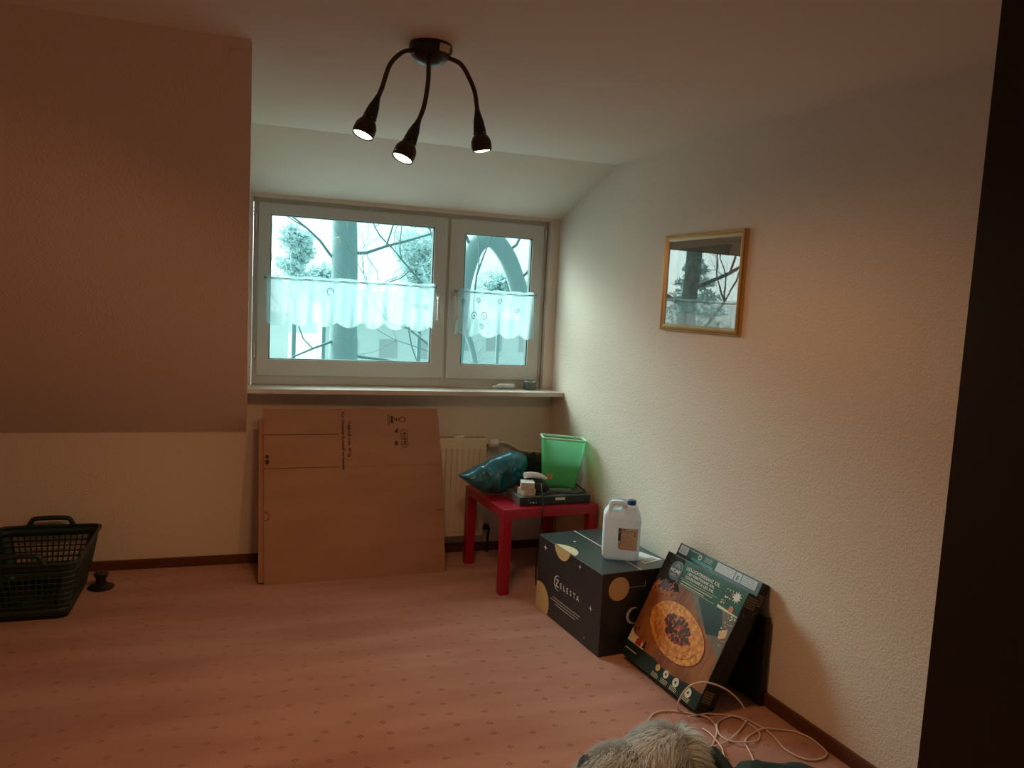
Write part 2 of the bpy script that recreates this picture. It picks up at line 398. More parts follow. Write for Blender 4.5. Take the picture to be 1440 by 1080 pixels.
def sash(x0, x1, gx0, gx1, gz0, gz1):
    y = YF-.014; z0, z1 = fz0+.050, fz1-.022
    s = NB(); box(s, x0, gx0, y, y+.05, z0, z1, .004); box(s, gx1, x1, y, y+.05, z0, z1, .004)
    box(s, gx0-.003, gx1+.003, y+.0006, y+.0495, z0, gz0, .002); box(s, gx0-.003, gx1+.003, y+.0006, y+.0495, gz1, z1, .002)
    o = struct('sash', s, M['pvc'], win)
    g = NB(); k = .006
    box(g, gx0-.001, gx0+k, y+.008, y+.045, gz0, gz1); box(g, gx1-k, gx1+.001, y+.008, y+.045, gz0, gz1)
    box(g, gx0, gx1, y+.008, y+.045, gz0-.001, gz0+k*.7); box(g, gx0, gx1, y+.008, y+.045, gz1-k*.7, gz1+.001)
    obj('gasket', g, M['gasket'], o)
    g = NB(); box(g, gx0, gx1, y+.022, y+.026, gz0, gz1); obj('pane', g, M['glass'], o)
    return o
sL = sash(fx0+.024, mx0+.006, .101, .998, 1.126, 1.905)
sR = sash(mx1-.006, fx1-.024, 1.180, 1.594, 1.122, 1.884)
def win_handle(x, z, par):
    b = NB(); y = YF-.014
    box(b, x-.013, x+.013, y-.008, y, z-.03, z+.045, .003)
    box(b, x-.009, x+.009, y-.042, y-.006, z+.004, z+.022, .004); box(b, x-.010, x+.010, y-.05, y-.036, z-.115, z+.022, .005)
    obj('window_handle', b, M['white'], par, True)
win_handle(1.030, 1.49, sL); win_handle(1.133, 1.50, sR)
def hinge(x, z, par, d=1):
    b = NB(); tube(b, [(x, YF-.008, z-.04), (x, YF-.008, z+.04)], .007); obj('hinge', b, M['white'], par, True)
for z in (1.17, 1.86): hinge(fx0+.012, z, sL)
for z in (1.10, 1.90): hinge(fx1-.012, z, sR)

# cafe curtains
def curtain(x0, x1, zt, hl, hr, folds, scal, label, seed, flare=0):
    y = YF-.045; r = random.Random(seed)
    t = thing('cafe_curtain', ((x0+x1)/2, y, zt), label, 'curtain', 'cafe curtains on the window sashes')
    b = NB(); tube(b, [(x0-.012, y, zt-.012), (x1+.015, y, zt-.012)], .0035, 6)
    for x in (x0-.01, x1+.012): box(b, x-.004, x+.004, y-.004, y+.034, zt-.018, zt-.004)
    obj('curtain_rod', b, M['rod'], t)
    nx, nz = int((x1-x0)*230), 22; ph = [r.uniform(0, 6) for _ in range(4)]
    def warp(u, k):
        a = .0025+.010*k
        return a*(math.sin(u*folds+ph[0])+.6*math.sin(u*folds*1.73+ph[1]+k)+.4*math.sin(u*folds*.41+ph[2]))
    b = NB(); g = []
    for i in range(nx+1):
        s = i/nx; row = []; h = hl+(hr-hl)*s
        sc = abs(math.sin(s*PI*scal+ph[3]))
        for j in range(nz+1):
            k = j/nz; z = zt - k*(h+.028*sc) + (.006*abs(math.sin(s*PI*folds*.09)) if j == 0 else 0)
            x = x0+(x1-x0)*s + flare*k*(s-.5)*2
            yy = y + warp((x-x0), k)*.9 - .006
            row.append(b.verts.new((x, yy, z)))
        g.append(row)
    for i in range(nx):
        for j in range(nz):
            b.faces.new((g[i][j], g[i+1][j], g[i+1][j+1], g[i][j+1]))
    fab = obj('fabric', b, M['sheer'], t, 'all')
    return t, fab, y, warp
tL, fL, yL, wL = curtain(.085, 1.0, 1.578, .235, .24, 62, 7, 'wide sheer white cafe curtain across the left window sash', 3)
tR, fR, yR, wR = curtain(1.140, 1.606, 1.560, .245, .25, 52, 4, 'short sheer white cafe curtain with swirls across the narrow right sash', 5, .014)
def swirl(b, cx, cz, R, y, d=1, turns=1.4):
    pts = []
    for i in range(26):
        a = i/25*turns*2*PI; r = R*(1-i/25*.85); pts.append((cx+d*r*math.cos(a), y, cz+r*math.sin(a)*1.5))
    tube(b, pts, .0022, 5)
for cx, cz, R, d in [(1.17, 1.49, .014, 1), (1.26, 1.50, .013, -1), (1.235, 1.41, .018, 1), (1.30, 1.41, .019, -1), (1.39, 1.50, .014, 1), (1.285, 1.35, .013, -1), (1.50, 1.45, .013, 1)]:
    b = NB(); swirl(b, cx, cz, R, yR-.022, d); obj('embroidery', b, M['lace'], fR)
b = NB(); swirl(b, .412, 1.50, .024, yL-.022, 1, .8); obj('embroidery', b, M['lace'], fL)

# ------------------------------------------------------------------ things on the sill
sz = .9862
b = NB(); lathe(b, [(.024, 0), (.036, 0), (.037, .002), (.037, .046), (.036, .048), (.024, .048), (.0235, .044), (.0235, .004), (.024, 0)], (1.60, 4.40, sz), cap=False, n=32)
t = obj('tape_roll', b, M['tape'], None, True, base=(1.60, 4.40, sz)); tag(t, 'grey-green roll of wide adhesive tape lying flat at the right end of the window sill', 'tape roll')
b = NB(); lathe(b, [(.024, 0), (.036, 0), (.036, .001), (.024, .001)], (1.60, 4.40, sz+.0482), n=32, cap=False); obj('roll_face', b, M['white'], t)['label'] = 'pale side face'
# ring with a handle and stick
t = thing('hand_brush', (1.42, 4.42, sz), 'white ring-shaped tool with a long thin wooden handle lying on the window sill', 'tool')
b = NB(); pts = [(1.455+.042*math.cos(a), 4.41+.030*math.sin(a), sz+.020) for a in [2*PI*k/28 for k in range(29)]]
tube(b, pts, [.0125]*29, 8, False); obj('ring', b, M['stone'], t, 'all')
b = NB(); tube(b, smooth_path([(1.44, 4.385, sz+.024), (1.395, 4.385, sz+.018), (1.365, 4.395, sz+.009)], 5), [.011]*6+[.008]*5, 8); obj('neck', b, M['stone'], t, 'all')
b = NB(); hexa(b, (1.06, 4.445, sz+.001), (.31, -.052, .002), (.002, .014, 0), (0, 0, .008), .001); obj('handle', b, M['stick'], t)

# ------------------------------------------------------------------ ceiling lamp
LX, LY = .492, 2.355
lamp = thing('ceiling_lamp', (LX, LY, ZC), 'black three-armed ceiling spotlight with bendable arms and lit bulbs', 'ceiling lamp')
b = NB(); lathe(b, [(.062, 0), (.064, -.006), (.064, -.016), (.056, -.034), (.040, -.050), (.018, -.058), (.002, -.060)], (LX, LY, ZC), n=40)
obj('canopy', b, M['lampblack'], lamp, True)
b = NB(); PA = [math.radians(-78+k*6) for k in range(7)]
lo_ = [b.verts.new((LX+.0612*math.cos(a), LY+.0612*math.sin(a), ZC-.030)) for a in PA]; hi_ = [b.verts.new((LX+.0656*math.cos(a), LY+.0656*math.sin(a), ZC-.009)) for a in PA]
for k in range(6): b.faces.new((lo_[k], lo_[k+1], hi_[k+1], hi_[k]))
o = obj('rating_plate', b, M['tanl'], lamp); o['label'] = 'pale sticker on the lamp canopy'
heads = [  # neck, bulb centre
    [(-.050, -.02, -.030), (-.085, -.03, -.040), (-.125, -.05, -.085), (-.148, -.065, -.155), (-.163, -.075, -.192), (-.210, -.092, -.320)],
    [(-.012, -.045, -.048), (-.018, -.065, -.075), (-.022, -.085, -.13), (-.034, -.10, -.20), (-.054, -.115, -.253), (-.102, -.134, -.372)],
    [(.052, -.015, -.034), (.088, -.02, -.048), (.120, -.01, -.085), (.140, 0, -.120), (.153, .01, -.172), (.181, .016, -.318)]]
base = V(LX, LY, ZC)
HS = lambda prof: [(a*.82, c*.82) for a, c in prof]
for i, H in enumerate(heads):
    P = [base+Vector(p) for p in H]
    b = NB(); tube(b, smooth_path(P[:5], 8), .0068, 10); arm = obj('arm', b, M['lamparm'], lamp, 'all')
    ax = (P[5]-P[4]).normalized(); L = (P[5]-P[4]).length
    b = NB(); lathe(b, HS([(.009, -.012), (.011, 0), (.019, .03), (.023, .062), (.0235, .078), (.021, .084)]), P[4], ax, 24)
    sock = obj('lamp_socket', b, M['lampblack'], lamp, True)
    b = NB(); lathe(b, HS([(.019, .076), (.030, .087), (.037, .102), (.0385, .120), (.037, .138), (.035, .138), (.033, .120), (.028, .104), (.019, .090)]), P[4], ax, 28, cap=False)
    sh = obj('lamp_shade', b, M['lampshade'], lamp, 'all')
    b = NB(); s = ax.orthogonal().normalized(); u = ax.cross(s)
    for k in range(6):
        a = 2*PI*k/6; c = P[4]+ax*.0607+.0187*(math.cos(a)*s+math.sin(a)*u); lathe(b, [(.0018, -.001), (.0018, .0025)], c, (math.cos(a)*s+math.sin(a)*u), 8)
    obj('vent_hole', b, M['chrome'], sock)
    b = NB(); lathe(b, HS([(.032, .122), (.034, .130), (.030, .136), (.018, .140), (.002, .141)]), P[4], ax, 24)
    obj('bulb', b, M['bulb'], sh, 'all')
    ld = bpy.data.lights.new('lamp_light', 'SPOT'); ld.energy = 10.3; ld.color = (1, .515, .215); ld.spot_size = math.radians(172); ld.spot_blend = .55; ld.shadow_soft_size = .03
    lo = bpy.data.objects.new('lamp_light', ld); COL.objects.link(lo); lo.location = P[4]+ax*.15 - base; lo.parent = lamp
    lo.rotation_euler = ax.to_track_quat('-Z', 'Y').to_euler()

# ------------------------------------------------------------------ picture on the right wall
wd = Vector((-.085, 1, 0)).normalized()                  # direction along the right wall, away from the camera
wn = Vector((-1, -.085, 0)).normalized()                 # out of the wall
PF = Frame(V(xr(3.29), 3.29, 1.41)+wn*.001, -wd, (0, 0, 1))      # u towards the camera
PW, PH = .562, .434
pic = thing('framed_picture', PF.p(PW/2, 0, 0), 'small gold-framed picture under glass on the right wall', 'picture')
def fr_ring(bm, o0, o1, h0, h1):
    q = lambda k, h: [PF.p(u, v, h) for u, v in ((k, k), (PW-k, k), (PW-k, PH-k), (k, PH-k))]
    a, c = q(o0, h0), q(o1, h1)
    A = [bm.verts.new(x) for x in a]; C_ = [bm.verts.new(x) for x in c]
    for i in range(4): bm.faces.new((A[i], A[(i+1) % 4], C_[(i+1) % 4], C_[i]))
b = NB(); prof = [(0, 0), (0, .014), (.004, .020), (.012, .023), (.018, .018)]
for (a0, a1), (b0, b1) in zip(prof, prof[1:]): fr_ring(b, a0, b0, a1, b1)
bmesh.ops.remove_doubles(b, verts=b.verts, dist=1e-5)
obj('frame', b, M['gold'], pic)
b = NB(); prof = [(.018, .018), (.021, .019), (.029, .013), (.030, .006)]
for (a0, a1), (b0, b1) in zip(prof, prof[1:]): fr_ring(b, a0, b0, a1, b1)
bmesh.ops.remove_doubles(b, verts=b.verts, dist=1e-5)
o = obj('inner_frame', b, M['goldl'], pic); o['label'] = 'pale gold inner lip'
b = NB(); hexa(b, PF.p(.012, .012, 0), PF.U*(PW-.024), PF.V*(PH-.024), PF.N*.005); obj('mount', b, M['mount'], pic)
b = NB(); r = random.Random(4)
decal(b, PF, [(.092, .082), (.452, .074), (.456, .352), (.472, .372), (.44, .378), (.10, .370), (.088, .362)], .0056, 0)
decal(b, PF, [(.112, .09), (.404, .09), (.41, .330), (.12, .335)], .0060, 1)
for k in range(26):
    u, v = r.uniform(.12, .36), r.uniform(.1, .3); a = r.uniform(0, PI); l = r.uniform(.02, .06); w = .003
    decal(b, PF, [(u, v), (u+l*math.cos(a), v+l*math.sin(a)*.6), (u+l*math.cos(a)+w, v+l*math.sin(a)*.6+w), (u+w, v+w)], .0063+k*1e-6, 0)
obj('print', b, None, pic, mats=[M['art1'], M['art2']])
b = NB(); hexa(b, PF.p(.026, .026, .0085), PF.U*(PW-.052), PF.V*(PH-.052), PF.N*.002); obj('glass', b, M['picglass'], pic)

# ------------------------------------------------------------------ radiator with valve and pipe
rad = thing('radiator', (.9, 4.36, .12), 'cream panel radiator below the window, half hidden by the cardboard', 'radiator')
rx0, rx1, ry, rz0, rz1 = .46, 1.325, 4.315, .125, .700
b = NB(); box(b, rx0, rx1, ry+.006, ry+.02, rz0, rz1, .003)
x = rx0+.02
while x < rx1-.03:
    hexa(b, (x, ry, rz0+.025), (.022, 0, 0), (0, .01, 0), (0, 0, rz1-rz0-.075), .004, 2); x += .0335
obj('front_panel', b, M['rad'], rad)
b = NB(); box(b, rx0, rx1, ry+.075, ry+.088, rz0, rz1, .003); obj('back_panel', b, M['rad'], rad)
b = NB(); box(b, rx0, rx0+.006, ry+.012, ry+.085, rz0+.01, rz1+.006, .002); obj('side_panel', b, M['rad'], rad)
b = NB(); box(b, rx1-.006, rx1, ry+.012, ry+.085, rz0+.01, rz1+.006, .002); obj('side_panel', b, M['rad'], rad)
b = NB(); box(b, rx0, rx1, ry+.010, ry+.018, rz1, rz1+.006); box(b, rx0, rx1, ry+.078, ry+.086, rz1, rz1+.006)
x = rx0+.01
while x < rx1-.01: box(b, x, x+.005, ry+.012, ry+.085, rz1, rz1+.005); x += .016
obj('top_grille', b, M['rad'], rad)
b = NB(); lathe(b, [(.002, 0), (.038, 0), (.040, .006), (.034, .014), (.002, .016)], (1.16, ry+.04, rz1+.006), n=20)
for v in b.verts: v.co.y = ry+.04+(v.co.y-ry-.04)*.6
obj('cover_cap', b, M['rad'], rad, True)
b = NB(); tube(b, [(rx1, 4.36, .660), (1.352, 4.36, .664)], .012, 12); obj('valve_body', b, M['chrome'], rad, True)
b = NB(); lathe(b, [(.014, 0), (.022, .004), (.027, .012), (.028, .046), (.024, .058), (.010, .062)], (1.345, 4.352, .668), (1, -.15, .06), 20)
obj('thermostat_knob', b, M['white'], rad, True)
b = NB(); tube(b, smooth_path([(1.395, 4.36, .670), (1.45, 4.385, .667), (1.50, 4.395, .650), (1.55, 4.40, .622), (1.62, 4.40, .610), (1.745, 4.40, .604)], 6), .0095, 10)
tube(b, smooth_path([(1.60, 4.405, .61), (1.605, 4.40, .58), (1.59, 4.39, .555), (1.60, 4.39, .52)], 4), .004, 6)
obj('pipe', b, M['rad'], rad, 'all')
b = NB(); tube(b, [(rx1, 4.37, .155), (1.38, 4.37, .155)], .010, 10); lathe(b, [(.018, 0), (.018, .03)], (1.36, 4.37, .145), (0, 0, 1), 14); tube(b, [(1.38, 4.37, .15), (1.38, 4.395, .09), (1.38, 4.395, .0)], .008, 8)
obj('lower_valve', b, M['lampblack'], rad, True)

# ------------------------------------------------------------------ folded cardboard moving box leaning on the radiator
CO = V(.092, 4.052, 0); CU = V(.9575, .035, 0); tp = V(-.016, .205, .883)
cf = Frame(CO, CU, tp); CWd = CU.length; CH = tp.length
cb_ = thing('folded_moving_box', CO+CU*.5, 'large brown folded cardboard moving box leaning under the window', 'cardboard box')
b = NB()
zf = .592; zs = .770; us = .385
prism(b, [cf.p(0, 0, .0), cf.p(CWd-.012, 0, 0), cf.p(CWd, .012, 0), cf.p(CWd, zf, 0), cf.p(CWd-.02, CH, 0), cf.p(us, CH, 0), cf.p(us, zf, 0), cf.p(0, zf, 0)], -cf.N*.006)
fp = obj('front_panel', b, M['card'], cb_)
b = NB(); hexa(b, cf.p(.002, zf+.0035, -.006), cf.U*(us-.0022), cf.V*(zs-zf-.007), cf.N*.006); obj('flap', b, M['card'], cb_)
b = NB(); hexa(b, cf.p(.0, zs+.002, -.006), cf.U*(us-.0003), cf.V*(CH-zs-.002), cf.N*.006); obj('flap', b, M['card'], cb_)
b = NB(); prism(b, [cf.p(-.028, .015, -.030), cf.p(CWd-.01, .003, -.030), cf.p(CWd-.012, CH-.05, -.030), cf.p(-.022, CH-.055, -.030)], cf.N*.022); obj('rear_panel', b, M['card'], cb_)
def crease(*rects):
    for q in rects: b = NB(); drect(b, cf, *q, .0005); obj('crease', b, M['cardedge'], fp)
crease((us-.386, zf-.001, us, zf+.0035), (us-.386, zs-.002, us, zs+.002), (us, zf+.001, CWd-.002, zf+.0025), (CWd-.042, .338, CWd-.001, .343))
pts = ell(.003, .348, .026, .026, 14, -PI/2, PI/2); ins = ell(.003, .348, .021, .021, 14, PI/2, -PI/2)
b = NB(); decal(b, cf, pts+ins, .0005); obj('crease', b, M['cardedge'], fp)
for pts in (ell(.018, .628, .011, .013), ell(.018, .655, .010, .010)):
    b = NB(); decal(b, cf, pts, .0008); obj('punch_hole', b, M['ink'], fp)
for pts in ([(.688, .775), (.70, .79), (.712, .80), (.709, .772)], ell(.700, .715, .010, .013, 10)):
    b = NB(); decal(b, cf, pts, .0008); obj('printed_mark', b, M['ink'], fp)
def capsule(cu, cv, ru, hv): return ell(cu, cv+hv, ru, ru, 14, 0, PI)+ell(cu, cv-hv, ru, ru, 14, PI, 2*PI)
outp, inp = capsule(.746, .742, .020, .032), capsule(.746, .742, .017, .032); b = NB()
for i in range(len(outp)):
    j = (i+1) % len(outp); decal(b, cf, [outp[i], outp[j], inp[j], inp[i]], .0008)
obj('number_outline', b, M['ink'], fp)
b = NB()
for u0, v0, u1, v1 in ((.655, .815, .659, .875), (.664, .822, .668, .868), (.672, .825, .684, .866), (.690, .838, .694, .856), (.700, .836, .706, .856), (.712, .838, .716, .856)): drect(b, cf, u0, v0, u1, v1, .0008)
o_, i_ = ell(.737, .846, .019, .015, 20), ell(.737, .846, .014, .011, 20)
for i in range(20): decal(b, cf, [o_[i], o_[(i+1) % 20], i_[(i+1) % 20], i_[i]], .0008)
obj('recycling_mark', b, M['ink'], fp)
for s, sz_, u, v in (('41890', .030, .736, .777), ('Tragkraft max. 40 kg', .0235, .437, .842), ('Nur Altpapier-Rohstoff verwendet', .0222, .404, .890)):
    me = text_mesh(s, sz_, cf, u, v, .0009, -PI/2, bold=.0006); obj('printed_lettering', me, M['ink'], fp)

# ------------------------------------------------------------------ laundry basket (bottom left)
bk = thing('laundry_basket', (-.93, 4.06, 0), 'dark green plastic laundry basket with grid sides against the left knee wall', 'basket')
bx, by = -.925, 4.05
def rr(hx, hy, r, z, n=6):
    out = []
    for sx, sy, a0 in ((1, 1, 0), (-1, 1, PI/2), (-1, -1, PI), (1, -1, 3*PI/2)):
        for k in range(n+1):
            a = a0+k/n*PI/2; out.append(V(bx+sx*(hx-r)+r*math.cos(a), by+sy*(hy-r)+r*math.sin(a), z))
    return out
def band(bm, A, B, thick=.003):
    n = len(A); va = [bm.verts.new(p) for p in A]; vb = [bm.verts.new(p) for p in B]
    for i in range(n): bm.faces.new((va[i], va[(i+1) % n], vb[(i+1) % n], vb[i]))
HZ = .272
def half(z): k = z/HZ; return .175+.048*k, .245+.055*k
b = NB()
hx, hy = half(0); ring0 = rr(hx, hy, .04, .003); bm_f = [b.verts.new(p) for p in ring0]; b.faces.new(bm_f)
levels = [.003, .05, .07]
for z0, z1 in zip(levels, levels[1:]):
    band(b, rr(*half(z0), .045, z0), rr(*half(z1), .045, z1))
# corner webs and grid: vertical and horizontal bars between z=.07 and z=.225
band(b, rr(*half(.225), .045, .225), rr(*half(.262), .045, .262))
geo = NB()
shell = obj('body', b, M['basket'], bk, True); sm = shell.modifiers.new('thick', 'SOLIDIFY'); sm.thickness = .003
b = NB()
def side_pt(i, t, z):
    hx, hy = half(z); r = .045
    return [(bx+hx, by+(hy-r)*t), (bx-hx, by+(hy-r)*t), (bx+(hx-r)*t, by+hy), (bx+(hx-r)*t, by-hy)][i]
for i, n in ((0, 17), (1, 17), (2, 13), (3, 13)):
    for k in range(n+1):
        t = -1+2*k/n; a = side_pt(i, t, .068); c = side_pt(i, t, .227)
        tube(b, [(*a, .068), (*c, .227)], .0042, 4)
for z in [.068+.0265*k for k in range(7)]:
    R_ = rr(*half(z), .045, z, 4); tube(b, R_+[R_[0]], .0040, 4, False)
for q in range(4):    # solid corners
    for z0, z1 in ((.068, .227),):
        A = rr(*half(z0), .045, z0); B = rr(*half(z1), .045, z1); n = 7
        ia = list(range(q*n, q*n+n)); va = [b.verts.new(A[i]) for i in ia]; vb = [b.verts.new(B[i]) for i in ia]
        for k in range(n-1): b.faces.new((va[k], va[k+1], vb[k+1], vb[k]))
obj('grid_side', b, M['basket'], bk)
b = NB()
A = rr(.222, .299, .05, .258); B = rr(.232, .309, .055, .262); C2 = rr(.236, .313, .055, .272); D = rr(.224, .301, .05, .276); E2 = rr(.219, .296, .048, .270)
loops = [A, B, C2, D, E2, A]
VS = [[b.verts.new(p) for p in L_] for L_ in loops[:-1]]; VS.append(VS[0])
for a_, c_ in zip(VS, VS[1:]):
    n = len(a_)
    for i in range(n): b.faces.new((a_[i], a_[(i+1) % n], c_[(i+1) % n], c_[i]))
obj('rim', b, M['basket'], bk, 'all')
for yy in (by+.303, by-.303):
    b = NB(); P = smooth_path([(bx-.100, yy, .268), (bx-.088, yy, .292), (bx-.072, yy, .307), (bx, yy, .311), (bx+.072, yy, .307), (bx+.088, yy, .292), (bx+.100, yy, .268)], 5)
    tube(b, P, .012, 8); obj('handle', b, M['basket'], bk, 'all')

# small black stopper on the carpet
b = NB(); lathe(b, [(.058, 0), (.060, .005), (.052, .012), (.034, .018), (.024, .026), (.022, .046), (.031, .060), (.033, .072), (.028, .078), (.008, .080), (.007, .074), (.002, .073)], (-.672, 4.165, .001), n=28)
t = obj('door_stop', b, M['black'], None, True, base=(-.672, 4.165, .001)); tag(t, 'small black rubber knob-shaped door stop on the carpet near the laundry basket', 'door stop')

# ------------------------------------------------------------------ red side table
TA = math.radians(5.5); tu = V(math.cos(TA), math.sin(TA), 0); tv = V(-math.sin(TA), math.cos(TA), 0)
T0 = V(1.240, 3.692, 0); TS = .55
tb = thing('side_table', T0+tu*TS/2+tv*TS/2, 'low square red lacquered side table in the corner below the window', 'table')
b = NB(); hexa(b, T0+V(0, 0, .40), tu*TS, tv*TS, V(0, 0, .05), .0015); obj('tabletop', b, M['red'], tb)
for i, j in ((0, 0), (1, 0), (0, 1), (1, 1)):
    b = NB(); hexa(b, T0+tu*(i*(TS-.05))+tv*(j*(TS-.05))+V(0, 0, .0), tu*.05, tv*.05, V(0, 0, .40), .0015); obj('leg', b, M['red'], tb)

# disc player on the table
DO = V(1.347, 3.757, .452); du = V(1, .035, 0).normalized(); dv = V(-.035, 1, 0).normalized()
dp = thing('disc_player', DO+du*.2+dv*.1, 'flat silver disc player with black front on the red table', 'disc player')
b = NB(); hexa(b, DO+dv*.004, du*.405, dv*.205, V(0, 0, .043), .0015); obj('case', b, M['silver'], dp)
b = NB(); hexa(b, DO+V(0, 0, .001), du*.405, dv*.006, V(0, 0, .041), .001); fpn = obj('front_panel', b, M['black'], dp)
FD = Frame(DO, du, (0, 0, 1))
b = NB(); drect(b, FD, .200, .022, .256, .036, .0012); o = obj('display_label', b, M['goldl'], dp)
for u, v, r_ in ((.06, .014, .004), (.075, .014, .005), (.09, .014, .004), (.047, .03, .003), (.2, .01, .0025)):
    b = NB(); lathe(b, [(r_, 0), (r_, .003)], FD.p(u, v, 0), FD.N, 12); obj('button', b, M['chrome'], dp)
# two small cartons
ca = thing('small_carton', (1.405, 3.82, .4965), 'small cream carton lying on the disc player, lower of the two', 'carton', 'small cartons stacked on the disc player')
ca_, sa_ = math.cos(.12), math.sin(.12)
b = NB(); hexa(b, (1.372, 3.778, .4965), (.072*ca_, .072*sa_, 0), (-.075*sa_, .075*ca_, 0), (0, 0, .034), .001, 1); obj('carton', b, M['cream'], ca)
b = NB(); Fc = Frame((1.372, 3.778, .4965), (ca_, sa_, 0), (0, 0, 1)); drect(b, Fc, .001, .033, .071, .034, .0006); lines(b, Fc, .006, .024, .068, 3, .007, .0018); obj('print', b, M['brownlab'], ca)
cb2 = thing('small_carton', (1.40, 3.82, .531), 'small cream carton with white lid, upper of the two on the disc player', 'carton', 'small cartons stacked on the disc player')
c2_, s2_ = math.cos(-.25), math.sin(-.25)
b = NB(); hexa(b, (1.362, 3.79, .531), (.070*c2_, .070*s2_, 0), (-.078*s2_, .078*c2_, 0), (0, 0, .034), .001, 1); obj('carton', b, M['cream'], cb2)
b = NB(); hexa(b, (1.362, 3.79, .5652), (.070*c2_, .070*s2_, 0), (-.078*s2_, .078*c2_, 0), (0, 0, .001)); o = obj('lid', b, M['paper'], cb2); o['label'] = 'white top'

# ------------------------------------------------------------------ soft shapes
def in_poly(x, z, P):
    c = False; n = len(P)
    for i in range(n):
        x1, z1 = P[i]; x2, z2 = P[i-1]
        if (z1 > z) != (z2 > z) and x < (x2-x1)*(z-z1)/(z2-z1)+x1: c = not c
    return c
def edge_d(x, z, P):
    best = 9
    for i in range(len(P)):
        a = Vector(P[i-1]); c = Vector(P[i]); p = Vector((x, z)); ab = c-a; t = max(0, min(1, (p-a).dot(ab)/ab.length_squared)); best = min(best, (p-a-ab*t).length)
    return best
def pillow(P, step, depth, dmax, fn, fold=.0, fs=20, seed=0):
    """inflate a 2-D outline P to a closed body; fn(a,b,h) maps outline coordinates and height to space"""
    pts = []
    m = len(P)
    for i in range(m):
        a, c = Vector(P[i]), Vector(P[(i+1) % m]); k = max(1, int((c-a).length/step))
        for j in range(k): q = a.lerp(c, j/k); pts.append((q.x, q.y))
    nb = len(pts); r = random.Random(seed)
    xs = [p[0] for p in P]; zs = [p[1] for p in P]; x = min(xs)
    while x < max(xs):
        z = min(zs)
        while z < max(zs):
            xx, zz = x+r.uniform(-.2, .2)*step, z+r.uniform(-.2, .2)*step
            if in_poly(xx, zz, P) and edge_d(xx, zz, P) > step*.55: pts.append((xx, zz))
            z += step
        x += step
    from mathutils.geometry import delaunay_2d_cdt
    vo, _, fo, *_ = delaunay_2d_cdt([Vector(p) for p in pts], [], [list(range(nb))], 1, 1e-6)
    bm = NB(); F_, B_ = {}, {}
    for i, v in enumerate(vo):
        d_ = edge_d(v.x, v.y, P); on = d_ < 1e-4; k = min(1, d_/dmax); h = math.sqrt(max(0, 1-(1-k)**2))
        nz = noise.noise(Vector((v.x*fs, v.y*fs*.6, seed)))+.5*noise.noise(Vector((v.x*fs*2.3, v.y*fs*2.3, seed+3)))
        rid = (1-abs(noise.noise(Vector((v.x*fs*.8+v.y*fs*.5, v.y*fs*.35-v.x*fs*.3, seed+9))))*2.2)
        hh = h*depth*(1+.25*nz)+h*fold*rid
        F_[i] = bm.verts.new(fn(v.x, v.y, max(hh, .0005) if not on else 0)); B_[i] = F_[i] if on else bm.verts.new(fn(v.x, v.y, -h*depth*.8))
    for f in fo:
        try: bm.faces.new([F_[i] for i in f])
        except ValueError: pass
        try: bm.faces.new([B_[i] for i in f][::-1])
        except ValueError: pass
    return bm
# teal plastic bag on the table
P = [(1.075, .562), (1.16, .602), (1.22, .630), (1.30, .672), (1.362, .696), (1.42, .686), (1.462, .662), (1.474, .62), (1.462, .575), (1.435, .53), (1.395, .492), (1.345, .462), (1.285, .4525), (1.225, .462), (1.17, .49), (1.125, .522)]
bm = pillow(P, .012, .075, .085, lambda a, c, h: V(a, 4.015-h*.9-.10*(c-.5)*0, c), .030, 16, 2)
t = obj('plastic_bag', bm, M['bag'], None, 'all', base=(1.28, 4.01, .4525)); tag(t, 'crumpled teal plastic bag lying on the left side of the red table', 'bag')
# black bag behind
P = [(1.475, .4525), (1.56, .4525), (1.62, .4525), (1.63, .53), (1.625, .61), (1.61, .645), (1.585, .632), (1.565, .655), (1.54, .640), (1.515, .652), (1.49, .63), (1.47, .56)]
bm = pillow(P, .012, .035, .04, lambda a, c, h: V(a, 4.165-h, c), .008, 30, 5)
t = obj('black_bag', bm, M['blackcloth'], None, 'all', base=(1.55, 4.165, .4525)); tag(t, 'black crumpled fabric pouch behind the cartons at the back of the red table', 'pouch')
P = [(1.435, 3.80), (1.525, 3.80), (1.535, 3.86), (1.53, 3.945), (1.43, 3.94), (1.425, 3.87)]
bm = pillow(P, .010, .026, .03, lambda a, c, h: V(a, c, .5235+max(h, -.0262)), .004, 30, 8)
t = obj('black_pouch', bm, M['blackcloth'], None, 'all', base=(1.48, 3.87, .497)); tag(t, 'flat black pouch on the disc player beside the stacked cartons', 'pouch')
# rolled paper tube on the pouch
b = NB(); tube(b, smooth_path([(1.403, 3.862, .588), (1.44, 3.868, .589), (1.49, 3.876, .580), (1.535, 3.884, .562)], 4), [.0165]*9+[.015, .013, .011, .008], 14)
t = obj('rolled_leaflet', b, M['paper'], None, True, base=(1.47, 3.87, .57)); tag(t, 'white rolled leaflet lying on the black pouch on the red table', 'paper')
